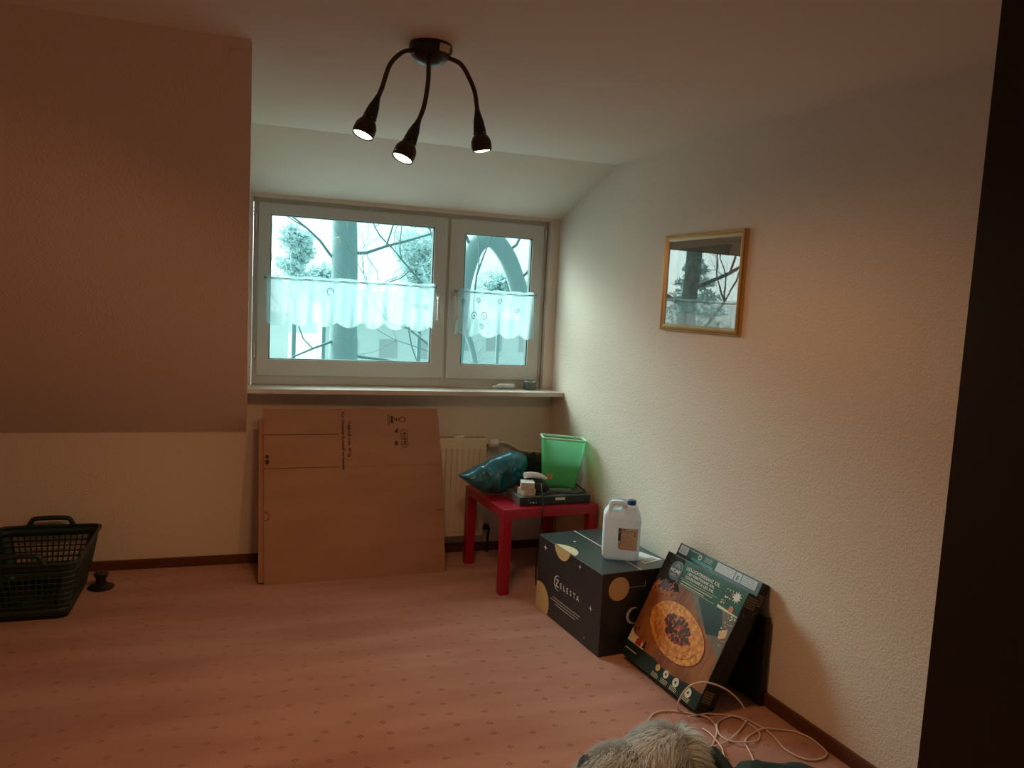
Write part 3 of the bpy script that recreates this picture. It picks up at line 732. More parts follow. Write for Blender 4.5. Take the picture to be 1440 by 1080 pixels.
# remote control and cables on player
b = NB(); hexa(b, (1.545, 3.842, .4965), (.125, -.012, 0), (.004, .036, 0), (0, 0, .016), .004, 2)
t = obj('remote_control', b, mat('grey_green_plastic', (.16, .19, .15), .4), None, True, base=(1.6, 3.85, .4965)); tag(t, 'grey-green remote control on the disc player beneath the green bin', 'remote control')
b = NB()
tube(b, smooth_path([(1.45, 3.80, .502), (1.52, 3.772, .506), (1.60, 3.79, .503), (1.68, 3.775, .503), (1.735, 3.80, .504), (1.738, 3.86, .508), (1.725, 3.92, .52), (1.70, 3.955, .528)], 6), .0042, 6)
tube(b, smooth_path([(1.50, 3.79, .506), (1.57, 3.815, .503), (1.64, 3.772, .504), (1.70, 3.79, .503), (1.742, 3.825, .503)], 6), .0042, 6)
tube(b, smooth_path([(1.44, 3.775, .504), (1.47, 3.81, .512), (1.50, 3.775, .505)], 6), .004, 6)
tube(b, smooth_path([(1.478, 3.80, .56), (1.468, 3.765, .53), (1.462, 3.733, .50), (1.458, 3.702, .455), (1.452, 3.694, .42), (1.446, 3.692, .36), (1.440, 3.70, .24), (1.437, 3.705, .12), (1.447, 3.70, .03), (1.50, 3.70, .006)], 6), .0042, 6)
t = obj('power_cable', b, M['black'], None, 'all', base=(1.45, 3.70, .006)); tag(t, 'thin black cable over the disc player, hanging down before the red table', 'cable')
# green waste bin
bn = thing('waste_bin', (1.67, 4.0, .4975), 'translucent green plastic waste bin standing on the red table by the wall', 'bin')
yaw = math.radians(-13); bu = V(math.cos(yaw), math.sin(yaw), 0); bv = V(-math.sin(yaw), math.cos(yaw), 0)
tilt = Matrix.Rotation(math.radians(3.5), 3, 'Y'); bc = V(1.636, 3.953, .499)
def bring(z, k=0, n=5):
    s = z/.275; hw, hd, r = .088+.030*s-k, .048+.014*s-k, .018
    out = []
    for sx, sy, a0 in ((1, 1, 0), (-1, 1, PI/2), (-1, -1, PI), (1, -1, 3*PI/2)):
        for q in range(n+1):
            a = a0+q/n*PI/2; lx, ly = sx*(hw-r)+r*math.cos(a), sy*(hd-r)+r*math.sin(a)
            p = bu*lx+bv*ly+V(0, 0, z); out.append(bc+tilt @ p)
    return out
def loft(bm, rings, cap0=True, cap1=False):
    vs = [[bm.verts.new(p) for p in R_] for R_ in rings]
    for a, c in zip(vs, vs[1:]):
        n = len(a)
        for i in range(n): bm.faces.new((a[i], a[(i+1) % n], c[(i+1) % n], c[i]))
    if cap0: bm.faces.new(vs[0][::-1])
    if cap1: bm.faces.new(vs[-1])
b = NB(); loft(b, [bring(z) for z in (.006, .03, .1, .18, .27)]); 
for v in b.verts: v.co.z = max(v.co.z, .4985)
o = obj('bin_body', b, M['bin'], bn, 'all')
b = NB(); loft(b, [bring(z, .003) for z in (.010, .04, .09, .132)], True, False); 
for v in b.verts: v.co.z = max(v.co.z, .4990)
o = obj('inner_liner', b, M['bin2'], bn, 'all'); o['label'] = 'darker green lower half'
b = NB(); loft(b, [bring(.266, -.0015), bring(.268, -.006), bring(.276, -.0065), bring(.279, -.002), bring(.276, .003), bring(.268, .002)], False); obj('rim', b, M['binrim'], bn, 'all')
Fb = Frame(bring(.03)[15], bu, V(0, 0, 1)); fc = bc + tilt @ (bu*-.062 + bv*-.0525 + V(0, 0, .062)); Fb = Frame(fc, tilt @ bu, tilt @ V(0, -.0, 1) )
Fb.V = (tilt @ (V(0, 0, 1) + bv*-.051)).normalized(); Fb.N = Fb.U.cross(Fb.V)
b = NB(); drect(b, Fb, -.016, -.010, .014, .018, .003); st = obj('sticker', b, M['orange'], bn); st['label'] = 'small orange price sticker'
b = NB(); decal(b, Fb, ell(.0, .004, .008), .0036); obj('print', b, M['ora2'], st)

# ------------------------------------------------------------------ black carton with moon and star print
av = V(-.067, .6, 0).normalized(); ZB = V(1.444, 2.93, 0); ZL, ZH = .603, .37; ZA = ZB+av*ZL
bv2 = V(av.y, -av.x, 0); ZWd = .384
M['zbox_top'] = mat('black_carton_top', (.030, .045, .052), .32, spec=.8)
zb = thing('printed_carton', ZB+av*.3+bv2*.19, 'black carton printed with tan discs and moon logo below the plastic canister', 'box')
b = NB(); hexa(b, ZB+V(0, 0, .001), av*ZL, bv2*ZWd, V(0, 0, ZH-.003), .0015, 1); zc_ = obj('carton', b, M['zbox'], zb)
FL_ = Frame(ZA, -av, (0, 0, 1)); FR_ = Frame(ZB, bv2, (0, 0, 1)); FT_ = Frame(ZA+V(0, 0, ZH), -av, bv2)
sm_ = .196
b = NB(); hexa(b, ZB+V(0, 0, ZH-.002), av*ZL, bv2*(sm_-.002), V(0, 0, .002)); obj('lid_flap', b, M['zbox_top'], zb)
b = NB(); hexa(b, ZB+bv2*(sm_+.002)+V(0, 0, ZH-.002), av*ZL, bv2*(ZWd-sm_-.002), V(0, 0, .002)); obj('lid_flap', b, M['zbox_top'], zb)
FTu = Frame(ZA+V(0, 0, ZH), -av, bv2)
up = 1 if FTu.N.z > 0 else -1
b = NB(); drect(b, FTu, .0, sm_-.003, .603, sm_+.003, .0008*up); o = obj('lid_edge', b, M['wprint'], zb); o['label'] = 'pale cut edge between the flaps'
for Fx, pts in ((FL_, clip(ell(.240, .395, .082, .082, 40), lambda u, v: .3695-v)), (FL_, clip(clip(ell(.045, .052, .093, .090, 40), lambda u, v: u-.001), lambda u, v: v-.002)), (FR_, ell(.084, .297, .052, .053, 40))):
    b = NB(); decal(b, Fx, pts, .001, 0); obj('printed_disc', b, M['tan'], zb)
b = NB(); decal(b, FTu, clip(clip(ell(.262, -.030, .100, .085, 40), lambda u, v: v-.001), lambda u, v: 1), .001*up, 0)
obj('printed_disc', b, M['tanl'], zb)
for u, v, R_ in ((.073, .323, .020), (.410, .338, .013), (.521, .187, .016), (.481, .037, .006), (.05, .25, .004)):
    b = NB(); decal(b, FL_, star(u, v, R_, R_*.25), .001); obj('printed_star', b, M['wprint'], zb)
b = NB(); decal(b, FTu, star(.162, .108, .010, .003), .001*up); obj('printed_star', b, M['wprint'], zb)
# crescent round the Z
def crescent(cu, cv, R_, off, n=24, a0=.5, a1=5.6, w=.006):
    o1 = [(cu+R_*math.cos(a0+(a1-a0)*k/n), cv+R_*math.sin(a0+(a1-a0)*k/n)) for k in range(n+1)]
    i1 = [(cu+(R_-w*math.sin(PI*k/n))*math.cos(a0+(a1-a0)*k/n), cv+(R_-w*math.sin(PI*k/n))*math.sin(a0+(a1-a0)*k/n)) for k in range(n+1)]
    return o1, i1
for Fx, cu, cv, R_, a0, a1, w in ((FL_, .214, .193, .036, .95, 5.3, .007), (FR_, .168, .168, .038, .9, 5.3, .014)):
    o1, i1 = crescent(cu, cv, R_, 0, 24, a0, a1, w)
    b = NB()
    for k in range(24):
        decal(b, Fx, [o1[k], o1[k+1], i1[k+1] if k < 23 else o1[k+1], i1[k]][:4 if 0 < k < 23 else 3] if k < 23 else [o1[k], o1[k+1], i1[k]], .001)
    obj('printed_moon', b, M['wprint'], zb)
b = NB(); decal(b, FR_, [(.136, .2965), (.2205, .2965), (.2205, .322), (.2185, .322), (.2185, .2985), (.136, .2985)], .001)
obj('printed_line', b, M['wprint'], zb)
for ch, u, s_ in (('Z', .192, .052), ('E', .236, .036), ('L', .270, .036), ('E', .300, .036), ('S', .332, .036), ('T', .363, .036), ('A', .394, .036)):
    obj('printed_lettering', text_mesh(ch, s_, FL_, u, .174 if ch == 'Z' else .178, .0012, bold=.0006), M['wprint'], zb)
b = NB(); lines(b, FL_, .175, .112, .450, 1, .01, .0035, .001, seedv=3); lines(b, FL_, .152, .098, .462, 1, .01, .0035, .001, seedv=5); lines(b, FL_, .20, .084, .43, 1, .01, .0035, .001, seedv=6)
obj('small_print', b, M['wprint'], zb)
b = NB(); q = [(1.752, 3.184), (1.801, 3.063), (1.689, 3.022), (1.675, 3.14)]
prism(b, [(x, y, ZH+.0004) for x, y in q], (0, 0, .0008)); sl = obj('address_label', b, M['paper'], zb); sl['label'] = 'white barcode label on the lid'
Flb = Frame((1.689, 3.022, ZH+.0012), (.112, .041, 0), (-.049, .121, 0)); b = NB(); r = random.Random(3)
for vv in (.012, .032):
    u = .012
    while u < .10:
        w = r.choice((.002, .003, .005)); drect(b, Flb, u, vv, u+w, vv+.014, .0005*(1 if Flb.N.z > 0 else -1)); u += w+r.choice((.002, .004))
obj('barcode', b, M['slate'], sl)

# ------------------------------------------------------------------ milky plastic canister
can = thing('plastic_canister', (1.615, 3.13, ZH+.001), 'milky white plastic canister with blue screw cap standing on the black carton', 'canister')
jy = math.radians(-24); ju = V(math.cos(jy), math.sin(jy), 0); jn = V(-math.sin(jy), math.cos(jy), 0)
JF = Frame(V(1.617, 3.125, ZH+.001), ju, (0, 0, 1))
JW, JH, JD = .168, .262, .11
cu = bpy.data.curves.new('canister_body', 'CURVE'); cu.dimensions = '2D'; cu.fill_mode = 'BOTH'
def spl(pts):
    s = cu.splines.new('POLY'); s.points.add(len(pts)-1)
    for q_, (x, y) in zip(s.points, pts): q_.co = (x, y, 0, 1)
    s.use_cyclic_u = True
def rounded(pts, r, n=4):
    out = []; m = len(pts)
    for i in range(m):
        a, p, c = Vector(pts[i-1]), Vector(pts[i]), Vector(pts[(i+1) % m]); d1 = (a-p); d2 = (c-p); rr_ = min(r, d1.length*.45, d2.length*.45)
        p1, p2 = p+d1.normalized()*rr_, p+d2.normalized()*rr_
        for k in range(n+1): t_ = k/n; q_ = p1*(1-t_)**2+p*2*t_*(1-t_)+p2*t_*t_; out.append((q_.x, q_.y))
    return out
w2 = JW/2
spl(rounded([(-w2+.018, 0), (w2-.018, 0), (w2-.002, .012), (w2, .195), (w2-.006, .212), (w2-.022, .245), (w2-.030, .247), (w2-.062, .247), (w2-.085, .262), (-w2+.035, .262), (-w2, .205), (-w2+.001, .018)], .012))
spl(rounded([(-w2+.036, .252), (-w2+.088, .252), (-w2+.076, .220), (-w2+.036, .218)], .006)[::-1])
cu.extrude = JD/2-.016; cu.bevel_depth = .016; cu.bevel_resolution = 3; cu.offset = -.016
co = bpy.data.objects.new('tmp', cu); COL.objects.link(co); bpy.context.view_layer.update()
me = bpy.data.meshes.new_from_object(co.evaluated_get(bpy.context.evaluated_depsgraph_get())); bpy.data.objects.remove(co)
for v in me.vertices:   # shoulder gets slimmer towards the grip
    z = v.co.y; k = 1 if z < .19 else 1-.45*min(1, (z-.19)/.06); 
    if v.co.x > w2-.07 and z > .2: k = max(k, .72)
    v.co.z *= k
zmin = min(v.co.y for v in me.vertices)
for v in me.vertices: v.co.y -= zmin
me.transform(JF.mtx(0, 0, 0))
me.transform(Matrix.Translation(jn*(JD/2)*0))
body = obj('body', me, M['hdpe'], can, 'all')
b = NB(); tube(b, [JF.p(w2-.046, .240), JF.p(w2-.046, .252)], .017, 20); obj('neck', b, M['hdpe'], can, True)
b = NB(); lathe(b, [(.0195, 0), (.0205, .002), (.0205, .017), (.0185, .0195), (.002, .020)], JF.p(w2-.046, .250), (0, 0, 1), 28); obj('screw_cap', b, M['bluecap'], can, True)
JL = Frame(JF.p(0, 0, JD/2), ju, (0, 0, 1))
b = NB(); drect(b, JL, -.004, .052, .070, .152, .0012, 0); drect(b, JL, -.016, .092, -.0035, .152, .0014, 1); drect(b, JL, -.015, .058, -.004, .090, .0014, 2)
drect(b, JL, -.004, .138, .070, .1395, .0016, 1); drect(b, JL, .0, .147, .022, .149, .0016, 1); drect(b, JL, .0, .143, .014, .1448, .0016, 1)
lines(b, JL, .003, .128, .048, 7, .0095, .0015, .0016, seedv=8, mi=3); drect(b, JL, .056, .128, .061, .134, .0016, 1); drect(b, JL, .052, .118, .062, .123, .0016, 3)
drect(b, JL, -.012, .062, -.0085, .086, .0017, 3); drect(b, JL, -.0055, .056, -.0042, .092, .0017, 1)
decal(b, JL, [(-.014, .132), (-.007, .138), (-.005, .136), (-.012, .130)], .0017, 4)
obj('label', b, None, can, mats=[M['beige'], M['slate'], M['beige'], mat('label_print', (.26, .16, .11), .6), M['wprint']])['label'] = 'beige label with slate stripe'

# ------------------------------------------------------------------ wreath boxes leaning on the right wall
W1 = Frame((1.537, 2.898, .034-.007), (.0999, -.995, 0), (.438, .044, .898)); W1.O = V(1.537, 2.898, .0285)
BW, BH, BT = .512, .481, .062
wb = thing('wreath_box', W1.p(BW/2, 0, -BT), 'flat picture box with glowing wreath on its front, leaning on the right wall', 'box')
b = NB(); hexa(b, W1.p(0, 0, -BT), W1.U*BW, W1.V*BH, W1.N*(BT-.0003), .001, 1); obj('carton', b, M['g_side'], wb)
mats = [M['g_dark'], M['wood'], M['woodg'], M['g_mid'], M['amber'], M['amber2'], M['berry'], M['redp'], M['leaf'], M['wprint'], M['orange'], M['lampblack'], M['tanl'], M['tan'], mat('printed_shadow_brown', (.022, .018, .010), .7, spec=.2)]
b = NB(); r = random.Random(11)
drect(b, W1, 0, 0, BW, BH, .0002, 0)
drect(b, W1, .002, .066, BW-.003, BH-.004, .0005, 1)
decal(b, W1, [(.15, .385), (.24, .368), (BW-.002, .20), (BW-.002, .37), (.40, .385)], .0007, 2)       # grey planks
decal(b, W1, [(.22, .375), (.34, .385), (.47, .26), (.33, .30)], .0008, 2)
for k in range(9):   # plank joints
    u = .12+k*.047; decal(b, W1, [(u, .068), (u+.002, .068), (u+.02, .38), (u+.018, .38)], .0009, 8 if k < 5 else 2)
decal(b, W1, [(.002, .335), (.002, BH-.004), (.13, BH-.004), (.13, .385), (.17, .35), (.08, .325)], .0010, 14)       # dark corner
decal(b, W1, [(.125, .375), (.125, BH-.004), (BW-.003, BH-.004), (BW-.003, .375)], .0011, 3)            # green field
decal(b, W1, [(.280, .372), (.420, .385), (.480, .285), (.400, .262)], .0012, 0)                      # dark green shape
decal(b, W1, [(.392, .375), (BW-.003, .375), (BW-.003, .379), (.392, .387)], .0015, 12)
decal(b, W1, [(.002, .066), (BW-.003, .066), (BW-.003, .0), (.002, .0)], .0013, 0)
decal(b, W1, [(.205, .066), (.24, .058), (.31, .052), (.40, .062), (.45, .072), (.40, .075), (.28, .072)], .0014, 1)
# little winter scene bottom left
decal(b, W1, [(.002, .066), (.12, .066), (.11, .085), (.07, .10), (.03, .10), (.002, .12)], .0014, 12)
decal(b, W1, [(.055, .068), (.095, .070), (.092, .09), (.072, .105), (.055, .09)], .0016, 7)
for u, v, s_ in ((.115, .072, .02), (.02, .11, .014), (.04, .125, .010)): decal(b, W1, [(u-s_*.6, v), (u+s_*.6, v), (u, v+s_*1.8)], .0017, 0 if u > .1 else 6)
# leaves and cones in the upper left
for k in range(170):
    a = r.uniform(0, 2*PI); R_ = r.uniform(.0, 1)**.5; u, v = .075+.062*R_*math.cos(a), .325+.034*R_*math.sin(a); s_ = r.uniform(.008, .018); t_ = r.uniform(0, PI)
    decal(b, W1, [(u, v), (u+s_*math.cos(t_), v+s_*math.sin(t_)), (u+s_*.6*math.cos(t_+1), v+s_*.6*math.sin(t_+1))], .0018+k*2e-6, r.choice((8, 8, 6, 7, 1)))
for k in range(40):
    u, v = .115+r.gauss(0, .008), r.uniform(.33, .44); s_ = .006; decal(b, W1, [(u, v), (u+s_, v+s_*.5), (u+s_*.2, v+s_*1.4)], .0022+k*2e-6, r.choice((7, 8)))
decal(b, W1, [(.085, .455), (.11, .462), (.128, .452), (.126, .440), (.115, .450), (.10, .450)], .0022, 12)
for u, v in ((.055, .345), (.075, .338), (.092, .35), (.068, .36)): decal(b, W1, ell(u, v, .014, .012, 14), .00222+u*1e-4, 6)
# the wreath: wire ring drawn as an ellipse filled with glow, dark berries in the middle
wc, wr = (.250, .205), (.186, .101)
ga = math.radians(-10)
def wp(a, k):
    x, y = wr[0]*k*math.cos(a), wr[1]*k*math.sin(a); return (wc[0]+x*math.cos(ga)-y*math.sin(ga), wc[1]+x*math.sin(ga)+y*math.cos(ga))
decal(b, W1, [wp(2*PI*k/48, 1) for k in range(48)], .0023, 4)
for k in range(900):
    a = r.uniform(0, 2*PI); q = r.uniform(.42, .99); u, v = wp(a, q); s_ = r.uniform(.002, .006); t_ = r.uniform(0, PI)
    decal(b, W1, [(u, v), (u+s_*math.cos(t_), v+s_*math.sin(t_)), (u+s_*.5*math.cos(t_+1.2), v+s_*.5*math.sin(t_+1.2))], .0025+k*5e-7, r.choice((5, 5, 4, 1, 8)))
for q0, q1 in ((1.0, 1.012), (.80, .81), (.60, .608)):
    for k in range(48):
        a0, a1 = 2*PI*k/48, 2*PI*(k+1)/48
        if q0 < 1 and not (3.3 < a0 < 6.2): continue
        decal(b, W1, [wp(a0, q0), wp(a1, q0), wp(a1, q1), wp(a0, q1)], .0031, 6)
for k in range(150):
    a = r.uniform(0, 2*PI); q = r.uniform(0, 1)**.5*.47; u, v = wp(a, q); v += .012
    decal(b, W1, ell(u, v, r.uniform(.005, .010), None, 9), .0032+k*2e-6, 6 if r.random() < .8 else r.choice((8, 7, 8)))
for u, v in ((.318, .185), (.295, .175), (.345, .195), (.27, .17)): decal(b, W1, ell(u, v, .008, None, 12), .0037, 7)
# snow star, moon and sprigs in the green field
decal(b, W1, star(.468, .443, .026, .013, 10), .0020, 9)
for k in range(30):
    u, v = r.uniform(.40, .45), r.uniform(.39, .46); s_ = r.uniform(.002, .004); decal(b, W1, ell(u, v, s_, None, 6), .0018+k*1e-6, r.choice((3, 8, 12, 3)))
decal(b, W1, [(.405, .43), (.412, .422), (.425, .424), (.430, .432), (.418, .428)], .0021, 9)
decal(b, W1, ell(.465, .392, .013, None, 12), .0018, 8)
for k in range(26):
    u, v = r.uniform(.46, .505), r.uniform(.25, .37); decal(b, W1, ell(u, v, r.uniform(.002, .005), None, 6), .0019+k*1e-6, r.choice((12, 9, 13, 8)))
decal(b, W1, [(.455, .30), (.495, .32), (.50, .29), (.47, .27)], .0017, 13)
# round symbols
for u, v, rd, mi in ((.244, .046, .014, 10), (.300, .044, .016, 9), (.366, .042, .018, 9), (.446, .040, .018, 9)):
    decal(b, W1, ell(u, v, rd, None, 24), .0030, mi); decal(b, W1, ell(u, v, rd*.55, None, 16), .0032, mi if mi == 10 else 12); decal(b, W1, ell(u, v, rd*.30, None, 12), .0034, 0 if mi == 9 else 8)
# logo disc with house outline
decal(b, W1, ell(.096, .421, .042, None, 32), .0028, 11)
for s in (((.078, .435), (.096, .452)), ((.096, .452), (.114, .435)), ((.083, .430), (.096, .443)), ((.096, .443), (.109, .430))):
    (u0, v0), (u1, v1) = s; decal(b, W1, [(u0, v0), (u1, v1), (u1, v1+.0018), (u0, v0+.0018)], .0032, 12)
lines(b, W1, .075, .403, .118, 2, .006, .0015, .0032, seedv=2, mi=12)
lines(b, W1, .155, .394, .360, 1, .01, .0035, .0032, seedv=21, mi=12); lines(b, W1, .150, .384, .345, 1, .01, .003, .0032, seedv=22, mi=12)
drect(b, W1, .144, .4045, .379, .4058, .0032, 12); drect(b, W1, .150, .378, .375, .3792, .0032, 12)
lines(b, W1, .012, .034, .115, 1, .01, .0035, .0032, seedv=23, mi=12)
for u in (.222, .284, .345, .428): lines(b, W1, u, .020, u+.045, 3, .0065, .003, .0032, seedv=int(u*1000), mi=12)
obj('printed_front', b, None, wb, mats=mats)
for s, z_, u, v in (('LED-LICHTERKRANZ XXL', .0195, .152, .446), ('LED KERSTKRANS XXL', .0155, .170, .430), ('COURONNE À LED XXL', .0155, .166, .4135), ('HOME', .0225, .063, .412)):
    me = text_mesh(s, z_, W1, u, v, .0036, 0, bold=.0003)
    w_ = max((Vector(q.co)-W1.p(u, v)).dot(W1.U) for q in me.vertices); tgt = {'LED-': .213, 'LED ': .172, 'COUR': .182, 'HOME': .066}[s[:4]]
    bpy.data.meshes.remove(me); me = text_mesh(s, z_, W1, u, v, .0036, 0, bold=.0003, stretch=tgt/w_); obj('printed_lettering', me, M['wprint'], wb)
# side faces with print and barcode
GREYP = mat('grey_print', (.10, .105, .085), .6)
def side_print(F0, T, parent, w, low=True):
    S = Frame(F0, -T.N, T.V)
    if S.N.y > 0: pass
    sg = 1 if S.N.dot(T.U) > 0 else -1
    def label(v0, v1, rows, u0, u1):
        b = NB(); drect(b, S, u0, v0, u1, v1, .0010*sg, 0)
        for v in rows: drect(b, S, u0+.002, v, u1-.003, v+.003, .0014*sg, 1)
        obj('barcode_label', b, None, parent, mats=[M['brownlab'], M['g_side']])
    label(.425, .470, (.432, .440, .449, .460), .003, w-.006)
    if low: label(.040, .085, (.046, .055, .066, .076), .006, w-.008)
    r = random.Random(5); b = NB()
    for c in (.018, .030, .042):
        v = .12
        while v < .35:
            l = r.uniform(.003, .010)
            if .22 < v < .235: v = .25
            drect(b, S, c, v, c+.0022, v+l, .0010*sg); v += l+.004
    obj('small_print', b, GREYP, parent)
    b = NB(); decal(b, S, ell(.02, .395, .007), .0010*sg); obj('printed_dot', b, GREYP, parent)
side_print(W1.p(BW, 0, 0), W1, wb, BT)
# second box behind it
W2 = Frame((1.616, 2.945, .0195), (.0999, -.995, 0), (.438, .044, .898)); W2.O = V(1.6000, 2.932, .0195)
BW2, BH2, BT2 = .520, .517, .042
wb2 = thing('wreath_box', W2.p(BW2/2, 0, -BT2), 'dark green flat box with white labels standing behind the wreath picture box', 'box')
b = NB(); hexa(b, W2.p(0, 0, -BT2), W2.U*BW2, W2.V*BH2, W2.N*(BT2-.0003), .001, 1); obj('carton', b, M['g_side'], wb2)
b = NB(); T = .511
drect(b, W2, .012, .474, .068, T, .0005, 1); drect(b, W2, .070, .474, .255, T, .0004, 2); drect(b, W2, .10, .470, .245, .480, .0006, 3)
drect(b, W2, .258, .474, .370, T, .0005, 1); drect(b, W2, .374, .474, .410, T, .0005, 1); drect(b, W2, .414, .474, .498, T, .0005, 1)
lines(b, W2, .018, .505, .064, 5, .006, .0018, .0008, seedv=31, mi=4); lines(b, W2, .078, .505, .15, 1, .006, .003, .0008, seedv=32, mi=1); decal(b, W2, ell(.150, .494, .011, None, 16), .0008, 5); decal(b, W2, ell(.150, .494, .007, None, 12), .0010, 2)
lines(b, W2, .264, .504, .365, 4, .008, .0016, .0008, seedv=33, mi=6); lines(b, W2, .42, .504, .492, 4, .008, .0016, .0008, seedv=34, mi=4); lines(b, W2, .18, .502, .24, 3, .007, .0016, .0008, seedv=35, mi=5)
obj('printed_label', b, None, wb2, mats=[M['g_dark'], mat('pale_label', (.50, .52, .54), .6), M['g_mid'], M['teal'], M['slate'], M['wprint'], mat('red_grey_print', (.35, .28, .28), .6)])
obj('printed_lettering', text_mesh('E', .026, W2, .384, .480, .001, 0, bold=.0008), M['lampblack'], wb2)
side_print(W2.p(BW2, 0, 0), W2, wb2, BT2, False)
# dark board upright against the wall
b = NB(); q0 = V(xr(2.405)-.034, 2.408, .001)
hexa(b, q0, wn*-.018, wd*.48, V(0, 0, .343)); t = obj('dark_panel', b, mat('dark_brown_board', (.022, .018, .009), .5), None, base=q0)
tag(t, 'plain dark brown board standing upright against the right wall behind the picture boxes', 'board')

# ------------------------------------------------------------------ white cable on the carpet
z = .0045
b = NB()
Bp = [(1.40, 2.40, z), (1.455, 2.449, z), (1.515, 2.455, z), (1.575, 2.425, z), (1.628, 2.381, z+.004), (1.639, 2.338, z), (1.621, 2.289, z), (1.58, 2.239, z), (1.535, 2.193, z)]
tube(b, smooth_path(Bp, 8), .0033, 6)
Ap = [(1.56, 2.420, z+.006), (1.506, 2.375, .055), (1.500, 2.355, .108), (1.530, 2.345, .155), (1.585, 2.335, .168), (1.650, 2.325, .148), (1.703, 2.315, .113), (1.735, 2.305, .075), (1.760, 2.31, .03), (1.745, 2.30, .010), (1.668, 2.244, z+.003), (1.602, 2.209, z+.003), (1.535, 2.193, z+.004)]
tube(b, smooth_path(Ap, 8), .0033, 6)
Cp = [(1.566, 2.388, z+.007), (1.624, 2.393, z+.007), (1.687, 2.388, z), (1.73, 2.369, z), (1.764, 2.336, z+.004), (1.786, 2.304, z), (1.8, 2.261, z), (1.801, 2.203, z), (1.79, 2.131, z), (1.803, 2.08, z), (1.832, 2.05, z), (1.884, 2.048, z), (1.921, 2.073, z), (1.930, 2.123, z), (1.925, 2.175, z), (1.90, 2.215, z), (1.859, 2.237, z), (1.793, 2.252, z+.006), (1.743, 2.243, z), (1.699, 2.219, z), (1.674, 2.192, z), (1.653, 2.132, z), (1.629, 2.076, z), (1.60, 2.03, z)]
tube(b, smooth_path(Cp, 8), .0033, 6)
Dp = [(1.737, 2.361, z+.005), (1.687, 2.354, z), (1.641, 2.32, z+.005), (1.618, 2.273, z), (1.618, 2.233, z), (1.638, 2.2, z+.005), (1.681, 2.187, z+.006), (1.725, 2.196, z), (1.756, 2.223, z), (1.77, 2.258, z), (1.766, 2.299, z), (1.748, 2.346, z+.005), (1.713, 2.376, z)]
tube(b, smooth_path(Dp, 8), .0033, 6)
tube(b, smooth_path([(1.575, 2.314, z), (1.581, 2.273, z+.004), (1.57, 2.184, z+.005), (1.548, 2.134, z)], 6), .0033, 6)
tube(b, [(1.549, 2.14, z+.001), (1.538, 2.115, z+.001)], .006, 8); tube(b, [(1.515, 2.182, z+.002), (1.560, 2.125, z+.001)], .0035, 6)
t = obj('cable', b, M['cable'], None, 'all', base=(1.70, 2.25, .001)); tag(t, 'long white cable coiled on the carpet in front of the picture boxes', 'cable')

# ------------------------------------------------------------------ jacket with fur trim at the lower edge
jk = thing('jacket', (1.3, 1.85, 0), 'dark green jacket with pale fluffy fur trim heaped on the carpet', 'jacket')
P = [(.80, 1.62), (.80, 2.02), (.86, 2.10), (.93, 2.085), (1.00, 2.10), (1.10, 2.0), (1.30, 1.96), (1.42, 1.99), (1.50, 2.02), (1.545, 2.085), (1.60, 2.03), (1.72, 1.975), (1.80, 1.90), (1.76, 1.6), (1.5, 1.35), (1.0, 1.35)]
bm = pillow(P, .022, .075, .10, lambda a, c, h: V(a, c, max(.002, h+.002)), .02, 9, 4)
obj('body', bm, M['green_cloth'], jk, 'all')
b = NB(); cp_ = smooth_path([(1.445, 1.90, .05), (1.44, 1.96, .078), (1.435, 2.01, .092), (1.43, 2.05, .098)], 5); tube(b, cp_, [.021]*(len(cp_)-2)+[.018, .009], 12); obj('collar_edge', b, M['green_cloth'], jk, 'all')
b = NB(); tube(b, smooth_path([(.98, 2.05, .06), (1.005, 2.09, .085), (1.03, 2.12, .075), (1.03, 2.10, .03)], 4), [.018]*13, 8); obj('fold', b, M['green_cloth'], jk, 'all')
# fur base blob and hairs
fc_, fr_ = V(1.275, 2.035, .045), (.185, .105, .088)
blobs = [(V(1.285, 2.075, .07), V(.135, .10, .098)), (V(1.13, 2.065, .045), V(.135, .10, .080)), (V(1.02, 2.02, .035), V(.10, .09, .06))]
b = NB()
for c, rdd in blobs:
    m_ = bmesh.ops.create_icosphere(b, subdivisions=3, radius=1)
    for v in m_['verts']: v.co = Vector((c.x+v.co.x*rdd.x*.93, c.y+v.co.y*rdd.y*.93, max(.003, c.z+v.co.z*rdd.z*.93)))
tone = b.verts.layers.float.new('tone')
for v in b.verts: v[tone] = .62
r = random.Random(9)
def inside(p, skip):
    for i, (c, rd) in enumerate(blobs):
        if i != skip and ((p.x-c.x)/rd.x)**2+((p.y-c.y)/rd.y)**2+((p.z-c.z)/rd.z)**2 < .92: return True
    return False
cnt = 0
